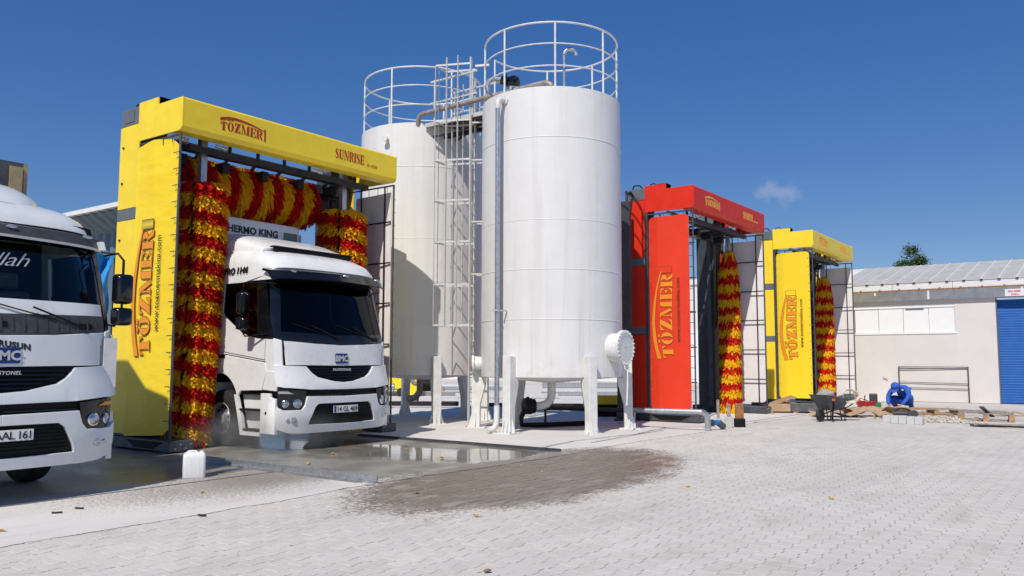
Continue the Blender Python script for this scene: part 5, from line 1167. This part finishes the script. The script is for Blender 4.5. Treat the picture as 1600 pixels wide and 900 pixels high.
# a parked bicycle far behind the truck nose
BK = empty('parked_bicycle', (29.2, 29.6, 0), -.7); tag(BK, 'small bicycle parked far behind the truck bumper', 'bicycle')
for s_ in (-.5, .5):
    b = MB(); b.tube([(s_+.33*math.cos(2*PI*i/24), 0, .34+.33*math.sin(2*PI*i/24)) for i in range(24)], .022, 6, closed=True)
    wq = b.build('wheel', 'rubber', BK); b = MB()
    for i in range(10): b.bar((s_, 0, .34), (s_+.32*math.cos(PI*i/5), 0, .34+.32*math.sin(PI*i/5)), .006)
    b.build('spokes', 'chrome', wq)
b = MB(); b.tube([(-.5, 0, .34), (-.15, 0, .85), (.35, 0, .8), (.5, 0, .34)], .018, 6); b.tube([(-.5, 0, .34), (0, 0, .32), (.35, 0, .78)], .018, 6); b.tube([(0, 0, .32), (-.18, 0, .95)], .018, 6); b.build('frame', 'badge_blue', BK)
b = MB(); b.tube([(.35, 0, .8), (.32, 0, 1.0), (.32, -.25, 1.02)], .015, 6); b.tube([(.32, 0, 1.0), (.32, .25, 1.02)], .015, 6); b.build('handlebar', 'matte_black', BK)
b = MB(); b.box(-.3, -.06, -.06, .06, .93, .98); b.build('saddle', 'matte_black', BK, bevel=.02)

# pipe barrier and stubs in front of the red gantry
PB = empty('pipe_rail', (18.6, 7.95, 0)); tag(PB, 'low galvanised pipe rail bending down into the ground before the red gantry', 'pipe')
b = MB(); b.tube([(-.42, 1.75, .44), (-.22, .12, .45), (-.2, .06, .445)], .062, 14); b.build('pipe_run', 'galvanised', PB, smooth=50)
b = MB(); b.tube([(-.2, .08, .446), (-.16, .02, .435), (-.08, -.01, .38), (-.02, -.02, .28), (0, -.02, .02)], .068, 14); b.build('pipe_elbow', 'galvanised', PB, smooth=60)
b = MB(); b.tube([(-.40, 1.7, .42), (-.40, 1.7, .2), (-.55, 2.1, .12)], .03, 8); b.build('pipe_bracket', 'galvanised', PB)
b = MB(); b.tube([(-.42, 1.74, .44), (-.9, 3.2, .44), (-1.2, 4.4, .44)], .05, 10); b.build('black_pipe', 'black_steel', PB)
HV = empty('hose_fitting', (18.95, 7.92, 0), -.5); tag(HV, 'grey and blue hose fitting on the ground next to the pipe elbow', 'fitting')
b = MB(); b.tube([(-.22, 0, .17), (-.06, 0, .17)], .05, 12); b.tube([(-.08, 0, .17), (-.04, 0, .17)], .08, 12); b.tube([(.14, 0, .16), (.22, 0, .1), (.28, 0, .06)], .08, 12); b.build('hose_end', 'frame_grey', HV, smooth=40); b = MB(); b.tube([(-.04, 0, .17), (.14, 0, .17)], .062, 14); b.build('coupling', 'blue_fitting', HV, smooth=40)
for (x_, y_, h1, h2, w1, w2, m1_, m2_, lab) in ((19.75, 8.15, .30, .68, .10, .035, 'concrete_footing', 'grey_wood', 'thin wooden stake in a narrow concrete footing, left of three stubs'), (19.85, 7.92, .36, .58, .12, .045, 'concrete_footing', 'grey_wood', 'middle stub, a pale concrete footing with a short brown stake'), (20.25, 7.80, .28, .58, .17, .105, 'matte_black', 'rust', 'thick dark square post stub right of the pale one')):
    P_ = empty('post_stub', (x_, y_, 0), .4); tag(P_, lab, 'post', 'post stubs by the red gantry'); b = MB(); b.box(-w1, w1*.6, -w1*.8, w1*.8, 0, h1*.75); b.build('footing', m1_, P_, bevel=.02); b = MB(); b.box(-w2, w2, -w2, w2, h1*.75, h2); b.build('stake', m2_, P_, bevel=.01)

# jerrycan
JC = empty('jerrycan', (6.80, 10.44, .006), -.55); JC.scale = (.9, .9, .93); tag(JC, 'white plastic jerrycan standing on the concrete at the edge of the shade', 'jerrycan')
b = MB(); vs = []; secs = [(0, .94), (.015, 1), (.30, 1), (.345, .95), (.365, .80), (.372, .6)]
for z, sc in secs:
    for a, c in rrect(-.165*sc, .165*sc, -.125*sc, .125*sc, .045*sc, 5): vs.append((a, c, z))
q = len(vs)//6; b.add(vs, [(j*q+i, j*q+(i+1) % q, (j+1)*q+(i+1) % q, (j+1)*q+i) for j in range(5) for i in range(q)]+[tuple(range(q-1, -1, -1)), tuple(5*q+i for i in range(q))]); b.build('can_body', 'jerry_white', JC, smooth=50)
b = MB(); b.tube([(-.10, 0, .365), (-.09, 0, .38), (-.05, 0, .385), (.02, 0, .385), (.04, 0, .37)], .014, 8); b.build('handle', 'jerry_white', JC, smooth=60); b = MB(); b.lathe([(.03, .36), (.03, .385), (.001, .387)], (.11, .0, 0), 16); b.build('cap', 'jerry_white', JC, smooth=50)
for x_ in (-.06, .06): b = MB(); b.box(x_-.006, x_+.006, -.128, -.122, .05, .29); b.build('moulded_rib', 'jerry_white', JC)

# ------------------------------------------------------------------ work site on the right
WBW = empty('wheelbarrow', (23.75, 6.55, 0), -.35); WBW.scale = (.88, .88, .92); tag(WBW, 'dirty grey wheelbarrow carrying a stuffed sack and a coil of hose', 'wheelbarrow')
b = MB(); topr = [(-.62, -.34), (.48, -.36), (.58, 0), (.48, .36), (-.62, .34)]; botr = [(-.30, -.20), (.30, -.22), (.34, 0), (.30, .22), (-.30, .20)]
vo = [(a, c, .80 if a < 0 else .66) for a, c in topr]; vi = [(a, c, .34) for a, c in botr]; vo2 = [(a*.965, c*.94, (.80 if a < 0 else .66)) for a, c in topr]; vi2 = [(a*.95, c*.93, .36) for a, c in botr]
n_ = 5; b.add(vo+vi+vo2+vi2, [(i, (i+1) % 5, 5+(i+1) % 5, 5+i) for i in range(5)]+[(10+i, 15+i, 15+(i+1) % 5, 10+(i+1) % 5) for i in range(5)]+[(i, 10+i, 10+(i+1) % 5, (i+1) % 5) for i in range(5)]+[(9, 8, 7, 6, 5), (15, 16, 17, 18, 19)])
b.build('tub', 'barrow_grey', WBW, smooth=30, bevel=.008)
b = MB()
for k in range(6): b.bar((-.2+k*.1, -.35+.02, .62), (-.17+k*.08, -.235, .38), .018)
b.build('tub_rib', 'barrow_grey', WBW)
for s_ in (-1, 1):
    b = MB(); b.tube([(-.52, s_*.06, .22), (-.2, s_*.16, .31), (.5, s_*.27, .42), (1.0, s_*.31, .62)], .018, 8); b.build('shaft_tube', 'black_steel', WBW, smooth=60)
    b = MB(); b.tube([(.90, s_*.303, .58), (1.06, s_*.315, .645)], .027, 10); b.build('grip', 'orange_plastic', WBW)
    b = MB(); b.tube([(.12, s_*.24, .38), (.20, s_*.25, .02), (.34, s_*.25, .02), (.40, s_*.26, .40)], .018, 8); b.build('leg', 'black_steel', WBW, smooth=40)
b = MB(); b.bar((-.35, -.37, .70), (-.35, -.30, .05), .05, .03); b.build('brace', 'matte_black', WBW); b = MB(); b.box(-.40, -.30, -.385, -.34, .62, .69); b.build('clamp', 'orange_plastic', WBW)
b = MB(); b.lathe([(.02, -.05), (.08, -.05), (.085, -.03), (.17, -.045), (.195, 0), (.17, .045), (.085, .03), (.08, .05), (.02, .05)], (-.52, 0, .196), 24, 'y'); b.build('wheel', 'rubber', WBW, smooth=50)
def lump(name, c, r, sc, mat, seed, amp=.25, sub=3, parent=None):
    bm_ = bmesh.new(); bmesh.ops.create_icosphere(bm_, subdivisions=sub, radius=1); 
    for v in bm_.verts:
        p = v.co.copy(); k = 1+amp*mnoise.noise(p*1.7+Vector((seed, 0, 0)))+amp*.5*mnoise.noise(p*4+Vector((0, seed, 0))); v.co = Vector((p.x*sc[0], p.y*sc[1], p.z*sc[2]))*r*k
    me = bpy.data.meshes.new(name); bm_.to_mesh(me); bm_.free(); me.materials.append(ref(mat)); me.polygons.foreach_set('use_smooth', [True]*len(me.polygons)); o = bpy.data.objects.new(name, me); COL.objects.link(o); o.location = c
    if parent: o.parent = parent
    return o
o = lump('sack', (23.74, 6.66, .64), .27, (1, .9, .70), 'bag_white', 3, .6); tag(o, 'crumpled off-white sack heaped in the wheelbarrow', 'sack')
b = MB()
for k in range(6): b.tube([(.21*math.cos(2*PI*i/24)*(1-.05*k), .05*k-.12+.03*math.sin(i), .17+.19*math.sin(2*PI*i/24)*(1-.04*k)) for i in range(24)], .013, 6, closed=True)
o = b.build('hose_coil', 'hose_cream', smooth=60); o.location = (24.1, 6.15, .52); o.rotation_euler = (0, .2, -1.1); tag(o, 'cream hose coiled over the handles end of the wheelbarrow', 'hose')
# boards left of the wheelbarrow
def plank(x, y, z, L, w, t, rz, tilt, mat, lab, cat='board', grp='loose boards and cardboard', roll=0):
    b = MB(); b.box(-L/2, L/2, -w/2, w/2, -t/2, t/2); o = b.build('board', mat, bevel=.006); o.location = (x, y, z); o.rotation_euler = (roll, tilt, rz); tag(o, lab, cat, grp); return o
plank(27.1, 9.2, .30, 1.25, .45, .03, -.9, -.33, 'wood', 'tan board leaning up towards the yellow gantry, left of the wheelbarrow', roll=.1)
plank(27.5, 8.7, .24, 1.0, .35, .03, -.75, .18, 'wood', 'brown board sloping down beside the leaning tan board', roll=-.2)
plank(27.0, 8.95, .12, 1.9, .45, .03, -.98, 0, 'cardboard', 'flat cardboard sheet under the leaning boards')
LBX = empty('wrapped_crate', (26.9, 8.55, 0), -1.07); tag(LBX, 'long low crate wrapped in grey film behind the wheelbarrow', 'crate')
b = MB(); b.box(-.15, 1.0, -.2, .2, .05, .30); b.build('crate_body', 'wrap_grey', LBX, bevel=.015); b = MB(); b.box(-1.0, -.15, -.19, .19, .05, .28); b.build('crate_end', 'cardboard', LBX, bevel=.01)
for s_ in (-.8, 0, .8): b = MB(); b.box(s_-.06, s_+.06, -.2, .2, 0, .05); b.build('skid_block', 'wood', LBX)
# crumpled cardboard in front of the basin
def crumple(x, y, L, w, rz, lab, seed):
    nx, ny = 14, 6; b = MB(); vs = []
    for sgn in (0, 1):
        for j in range(ny+1):
            for i in range(nx+1):
                u, v = i/nx-.5, j/ny-.5; z = .15+.19*mnoise.noise(Vector((u*3.2+seed, v*1.2, 0)))+.04*mnoise.noise(Vector((u*9, v*7, seed))); vs.append((u*L, v*w+.05*mnoise.noise(Vector((u*6, seed, v))), max(.012, z)+.008*(1-sgn)))
    m_ = (nx+1)*(ny+1); F = [(j*(nx+1)+i, j*(nx+1)+i+1, (j+1)*(nx+1)+i+1, (j+1)*(nx+1)+i) for j in range(ny) for i in range(nx)]
    b.add(vs, F+[tuple(q+m_ for q in f[::-1]) for f in F]+[(i, i+m_, i+1+m_, i+1) for i in range(nx)]+[(ny*(nx+1)+i+1, ny*(nx+1)+i+1+m_, ny*(nx+1)+i+m_, ny*(nx+1)+i) for i in range(nx)])
    o = b.build('cardboard_sheet', 'cardboard'); o.location = (x, y, 0); o.rotation_euler = (0, 0, rz); tag(o, lab, 'cardboard', 'loose boards and cardboard')
crumple(25.8, 6.9, 1.5, .8, -1.0, 'crumpled cardboard sheet just right of the wheelbarrow', 1)
crumple(26.6, 6.4, 1.3, .8, -1.15, 'buckled cardboard sheet in front of the red basin', 5)
crumple(27.2, 5.75, 1.2, .6, -1.2, 'cardboard strip lying before the crouching worker', 9)
BS = empty('basin', (29.6, 7.0, 0)); tag(BS, 'red plastic basin with orange contents on the cardboard', 'basin')
b = MB(); b.lathe([(.02, .0), (.24, .0), (.34, .20), (.37, .21), (.35, .19), (.25, .03), (.02, .02)], n=32); b.build('bowl', 'reflector_red', BS, smooth=50); BS.location = (29.6, 7.0, .10); o = lump('fill', (0, 0, .12), .2, (1, 1, .5), 'orange_plastic', 4, .4, 2, BS)
b = MB(); b.tube([(.3*math.cos(t/3), .3*math.sin(t/3), .22+.10*math.sin(t*.35)) for t in range(0, 18)], .012, 6); b.tube([(-.3, 0, .22), (-.1, 0, .42), (.2, .1, .36), (.34, .1, .2)], .012, 6); b.build('wire_handle', 'matte_black', BS)
GC = empty('green_toolbox', (30.5, 6.95, 0), -1.2); tag(GC, 'green and grey tool case behind the worker', 'tool case'); b = MB(); b.box(-.2, .2, -.15, .15, 0, .26); b.build('case_body', 'green_plastic', GC, bevel=.03); b = MB(); b.box(-.15, .1, -.1, .12, .26, .55); b.build('case_top', 'grey_plastic', GC, bevel=.04)
AG = empty('power_tool', (26.75, 5.25, 0), -1.2); tag(AG, 'small grey power tool lying in front of the worker', 'tool'); b = MB(); b.tube([(-.35, 0, .12), (.1, 0, .12)], .06, 12); b.box(.05, .25, -.07, .07, .05, .2); b.build('tool_body', 'grey_plastic', AG, smooth=40); b = MB(); b.tube([(.25, -.03, .11), (.25, .03, .11)], .10, 20); b.build('disc', 'frame_grey', AG); b = MB(); b.tube([(-.3, 0, .18), (-.1, 0, .28), (.15, 0, .2)], .018, 6); b.build('handle', 'matte_black', AG)
b = MB(); rnd = random.Random(11)
for k in range(46):
    x_ = rnd.uniform(25.2, 30.5); y_ = 9.2-(x_-25)*.25-rnd.uniform(0, 5.6); L_ = rnd.uniform(.08, .38); a_ = rnd.uniform(0, 3.1)
    b.bar((x_, y_, .03), (x_+L_*math.cos(a_), y_+L_*math.sin(a_), .03+rnd.random()*.10), rnd.uniform(.02, .07), rnd.uniform(.012, .04))
tag(b.build('wood_splinters', 'wood'), 'short splinters and offcuts of wood strewn around the work site', kind='stuff')
# kerb stones
for k in range(5):
    b = MB(); b.box(-.13, .13, -.095, .095, 0, .2); o = b.build('kerb_stone', 'kerb_concrete', bevel=.012); o.location = (24.05-.045*k+random.uniform(-.015, .015), 5.17-.205*k, 0); o.rotation_euler = (0, 0, random.uniform(-.04, .04))
    tag(o, ('first', 'second', 'third', 'fourth', 'fifth')[k]+' pale kerb stone from the left in the short row below the worker', 'kerb stone', 'kerb stones in a row')
# rubble
RBn = MB(); rnd = random.Random(5)
for k in range(560):
    u = rnd.gauss(0, .38); w = rnd.gauss(0, .20); x_ = 25.35+w-.0*u; y_ = 4.05+u; s = rnd.uniform(.012, .055); zc = max(.01, .12*math.exp(-(u*u/.3+w*w/.06))*rnd.random())+s*.4
    pts_ = [Vector((rnd.gauss(0, 1), rnd.gauss(0, 1), rnd.gauss(0, .7))).normalized()*s for _ in range(6)]
    a = [Vector((s, 0, 0)), Vector((0, s*rnd.uniform(.6, 1), 0)), Vector((-s*rnd.uniform(.5, 1), 0, 0)), Vector((0, -s, 0)), Vector((s*.2, 0, s*.7)), Vector((0, .1*s, -s*.6))]
    rot = Matrix.Rotation(rnd.uniform(0, 6), 3, 'Z') @ Matrix.Rotation(rnd.uniform(0, 1), 3, 'X'); a = [rot @ q+Vector((x_, y_, zc)) for q in a]
    RBn.add(a, [(0, 1, 4), (1, 2, 4), (2, 3, 4), (3, 0, 4), (1, 0, 5), (2, 1, 5), (3, 2, 5), (0, 3, 5)])
tag(RBn.build('rubble_heap', 'rubble', fixn=False), 'low heap of pale broken rubble between the kerb stones and the right pallet', kind='stuff')
# pallets
def pallet(x, y, z, rz, L, Wp, lab, mat, broken, tilt=0, seed=1, hb=.12):
    rnd = random.Random(seed); P_ = empty('pallet', (x, y, z), rz); P_.rotation_euler = (tilt, tilt*.5, rz); tag(P_, lab, 'pallet', 'broken wooden pallets')
    for j in range(3):
        for i in range(3):
            b = MB(); b.box(-L/2+i*(L-.14)/2, -L/2+.14+i*(L-.14)/2, -Wp/2+j*(Wp-.1)/2, -Wp/2+.1+j*(Wp-.1)/2, .02, hb); b.build('block', 'wood', P_, bevel=.004)
    for j in range(3): b = MB(); b.box(-L/2, L/2, -Wp/2+j*(Wp-.1)/2, -Wp/2+.1+j*(Wp-.1)/2, 0, .019); b.build('bottom_board', mat, P_)
    for j in range(3): b = MB(); b.box(-L/2+j*(L-.14)/2, -L/2+.14+j*(L-.14)/2, -Wp/2, Wp/2, hb+.001, hb+.02); b.build('bearer', mat, P_)
    n = 6
    for j in range(n):
        if broken and j in (1, 4): continue
        b = MB(); yj = -Wp/2+.05+j*(Wp-.1)/(n-1); b.box(-L/2*rnd.uniform(.8, 1), L/2*rnd.uniform(.8, 1.02), -.045, .045, 0, .02); o = b.build('deck_board', mat, P_, bevel=.003); o.location = (0, yj, hb+.0215); o.rotation_euler = (0, 0, rnd.gauss(0, .03))
pallet(29.3, 4.95, 0, -1.15, 1.5, 1.0, 'flat light wooden pallet lying just right of the worker', 'wood', True, 0, 2)
pallet(26.6, 3.15, .0, -1.45, 1.35, .9, 'broken dark-topped pallet raised on blocks at the right of the rubble', 'grey_wood', True, .03, 4, .20)
plank(28.9, 3.9, .16, 2.1, .10, .04, -1.2, .02, 'grey_wood', 'long thin weathered batten lying across the flat pallet')
plank(26.4, 3.1, .26, .9, .12, .03, -.2, .35, 'wrap_grey', 'dark slanted batten sticking up from the broken pallet')
plank(27.2, 2.3, .14, 1.9, .08, .03, -1.35, -.02, 'wood', 'long batten pointing right beyond the broken pallet')
plank(24.2, 2.55, .05, 1.25, .28, .035, -1.25, 0, 'grey_wood', 'grey plank with a dark metal edge at the lower right of the work site')
b = MB(); b.bar((23.95, 3.2, .04), (23.72, 2.0, .05), .04); tag(b.build('metal_angle', 'black_steel'), 'thin dark metal bar along the front of the grey plank', 'bar')

# ------------------------------------------------------------------ crouching worker
def skin_mesh(name, verts, edges, rad, mat, parent, root=0, sub=2):
    me = bpy.data.meshes.new(name); me.from_pydata(verts, edges, []); o = bpy.data.objects.new(name, me); COL.objects.link(o)
    o.modifiers.new('s', 'SKIN').use_smooth_shade = True; sm = o.modifiers.new('u', 'SUBSURF'); sm.levels = sub; sm.render_levels = sub
    for i, d in enumerate(me.skin_vertices[0].data):
        r = rad[i]; d.radius = r if isinstance(r, tuple) else (r, r); d.use_root = (i == root)
    dg = bpy.context.evaluated_depsgraph_get(); dg.update(); m2 = bpy.data.meshes.new_from_object(o.evaluated_get(dg)); bpy.data.objects.remove(o)
    m2.materials.clear(); m2.materials.append(ref(mat)); m2.polygons.foreach_set('use_smooth', [True]*len(m2.polygons)); o = bpy.data.objects.new(name, m2); COL.objects.link(o); o.parent = parent; return o
WK_ = empty('person', (30.0, 5.95, 0), R_(-104)); WK_.scale = (1.12, 1.12, 1.08); tag(WK_, 'crouching person in blue coveralls and a blue cap bending over work on the ground', 'person')
V = [(0, .20, .34), (0, .16, .48), (0, .04, .62), (0, -.10, .70), (0, -.20, .73), (0, -.27, .74),
     (.12, -.10, .71), (.22, -.14, .67), (.31, -.26, .47), (.24, -.40, .30), (.18, -.46, .24),
     (-.12, -.10, .71), (-.22, -.14, .67), (-.32, -.24, .46), (-.25, -.38, .28), (-.18, -.46, .22),
     (.12, .16, .30), (.24, -.10, .46), (.28, -.20, .44), (.22, .06, .16), (.20, .10, .07), (.23, -.02, .05), (.26, -.14, .045),
     (-.12, .16, .30), (-.24, -.10, .40), (-.28, -.20, .36), (-.22, .04, .15), (-.20, .08, .07), (-.23, -.04, .05), (-.26, -.16, .045)]
Ed = [(0, 1), (1, 2), (2, 3), (3, 4), (4, 5), (3, 6), (6, 7), (7, 8), (8, 9), (9, 10), (3, 11), (11, 12), (12, 13), (13, 14), (14, 15), (0, 16), (16, 17), (17, 18), (18, 19), (19, 20), (20, 21), (21, 22), (0, 23), (23, 24), (24, 25), (25, 26), (26, 27), (27, 28), (28, 29)]
Rd = [(.16, .13), (.16, .13), (.17, .12), (.17, .12), (.07, .07), (.06, .06), (.10, .10), (.085, .085), (.06, .06), (.052, .052), (.04, .04), (.10, .10), (.085, .085), (.06, .06), (.052, .052), (.04, .04), (.11, .11), (.095, .095), (.085, .085), (.065, .065), (.05, .05), (.05, .05), (.035, .035), (.11, .11), (.095, .095), (.085, .085), (.065, .065), (.05, .05), (.05, .05), (.035, .035)]
Rd = [(a*(1.28 if i < 4 or i in (6, 7, 11, 12, 16, 17, 18, 23, 24, 25) else 1.12), c*(1.28 if i < 4 or i in (16, 17, 23, 24) else 1.12)) for i, (a, c) in enumerate(Rd)]
skin_mesh('body', V, Ed, Rd, 'coverall_blue', WK_)
for s_ in (-1, 1):                                         # hands: palm, four unequal curled fingers, thumb from the palm's side
    w_ = Vector((.18*s_, -.46, .24 if s_ > 0 else .22)); hv = [w_+Vector((0, .01, 0)), w_+Vector((-.01*s_, -.03, -.025)), w_+Vector((-.02*s_, -.06, -.045))]; he = [(0, 1), (1, 2)]; hr = [(.026, .02), (.036, .018), (.036, .016)]
    for f in range(4):
        L = (.030, .034, .032, .025)[f]; off = (f-1.5)*.019; i0 = len(hv); base = hv[2]+Vector((off, -.012, 0)); hv += [base, base+Vector((-.003*s_, -L, -.012)), base+Vector((-.006*s_, -L*1.5, -.012-L*.9)), base+Vector((-.008*s_, -L*1.5, -.012-L*1.6))]; he += [(2, i0), (i0, i0+1), (i0+1, i0+2), (i0+2, i0+3)]; hr += [.0095, .009, .0085, .0075]
    i0 = len(hv); base = hv[1]+Vector((-.034*s_, -.006, -.004)); hv += [base, base+Vector((-.020*s_, -.024, -.012)), base+Vector((-.024*s_, -.044, -.028))]; he += [(1, i0), (i0, i0+1), (i0+1, i0+2)]; hr += [.012, .0105, .009]
    skin_mesh('hand', [tuple(v) for v in hv], he, hr, 'skin', WK_, 0, 1)
    lump('shoe', (.27*s_ if s_ > 0 else .27*s_, -.12, .05), .13, (.42, 1.0, .40), 'matte_black', 2, .1, 3, WK_)
hd_ = bmesh.new(); bmesh.ops.create_uvsphere(hd_, u_segments=28, v_segments=20, radius=1)
for v in hd_.verts:
    x_, y_, z_ = v.co; k = 1-.22*max(0, -z_-.15); nose = .20*math.exp(-((x_/.16)**2+((z_+.05)/.20)**2)) if y_ < 0 else 0; eye = -.06*math.exp(-(((abs(x_)-.38)/.16)**2+((z_-.12)/.12)**2)) if y_ < 0 else 0; mo = .035*math.exp(-((x_/.26)**2+((z_+.45)/.05)**2)) if y_ < 0 else 0
    v.co = Vector((x_*.078*k, (y_*(1+0*k)-nose-eye-mo)*.098*(1-.08*max(0, -z_)), z_*.118))
me = bpy.data.meshes.new('head'); hd_.to_mesh(me); hd_.free(); me.materials.append(ref('skin')); me.polygons.foreach_set('use_smooth', [True]*len(me.polygons)); HD = bpy.data.objects.new('head', me); COL.objects.link(HD); HD.parent = WK_; HD.scale = (1.2, 1.2, 1.2); HD.location = (-.02, -.35, .72); HD.rotation_euler = (R_(52), 0, R_(4))
for s_ in (-1, 1): lump('ear', (s_*.078, .01, -.01), .028, (.4, .7, 1.1), 'skin', 1, .05, 2, HD)
b = MB(); b.lathe([(.082, -.02), (.092, .03), (.10, .06), (.095, .10), (.07, .135), (.03, .15), (.001, .152)], (0, .012, 0), 28); cap = b.build('cap', 'coverall_blue', HD, smooth=60)
b = MB(); pk = [(.088*math.cos(R_(t)), -.01+.092*math.sin(R_(t))) for t in range(200, 341, 10)]+[(.070*math.cos(R_(t)), -.085+.10*math.sin(R_(t))) for t in range(330, 209, -10)]
b.prism(pk, lambda a, c, t: (a, c, .045+t-.15*max(0, -c-.09)), 0, .008); b.build('cap_peak', 'coverall_blue', cap)
b = MB(); b.lathe([(.090, -.03), (.093, .0), (.09, .025)], (0, .014, 0), 24, a0=R_(-20), a1=R_(200)); b.build('hair', 'hair_black', HD)
b = MB()
for i in range(12): t = 2*PI*i/12; b.add([(.05*math.cos(t)*1.3, .03*math.sin(t), 0), (.05*math.cos(t+.5)*1.3, .03*math.sin(t+.5), 0), (0, 0, 0)], [(0, 1, 2)])
o = b.build('chest_badge', 'poster_white', WK_); o.location = (.12, -.235, .66); o.rotation_euler = (R_(70), 0, R_(20)); o.scale = (.5, .5, .5)

# ------------------------------------------------------------------ spray mist around the truck's front wheel
def mist(name, c, r, sc, dens, seed):
    mt = bpy.data.materials.new(name); mt.use_nodes = True; n = mt.node_tree; n.nodes.remove(n.nodes['Principled BSDF'])
    tcn = n.nodes.new('ShaderNodeTexCoord'); gr = n.nodes.new('ShaderNodeVectorMath'); gr.operation = 'LENGTH'; n.links.new(tcn.outputs['Object'], gr.inputs[0])
    f = ramp(n, gr.outputs['Value'], .15, .95, 1, 0); q = noise(n, coord(n, 'World'), 2.2, 3)
    vp = nd(n, 'ShaderNodeVolumePrincipled'); vp.inputs['Color'].default_value = (.9, .9, .9, 1); vp.inputs['Anisotropy'].default_value = .2
    n.links.new(mth(n, 'MULTIPLY', mth(n, 'MULTIPLY', f, ramp(n, q, .3, .65)), dens), vp.inputs['Density']); n.links.new(vp.outputs[0], n.nodes['Material Output'].inputs['Volume'])
    bm_ = bmesh.new(); bmesh.ops.create_icosphere(bm_, subdivisions=3, radius=1); me = bpy.data.meshes.new(name); bm_.to_mesh(me); bm_.free(); me.materials.append(mt)
    o = bpy.data.objects.new(name, me); COL.objects.link(o); o.location = c; o.scale = (r*sc[0], r*sc[1], r*sc[2]); tag(o, 'thin grey water spray hanging around the front wheel of the truck', kind='stuff')
    return o
mist('spray_mist', (9.75, 12.5, .34), 1.0, (2.0, 1.7, .55), .95, 1)
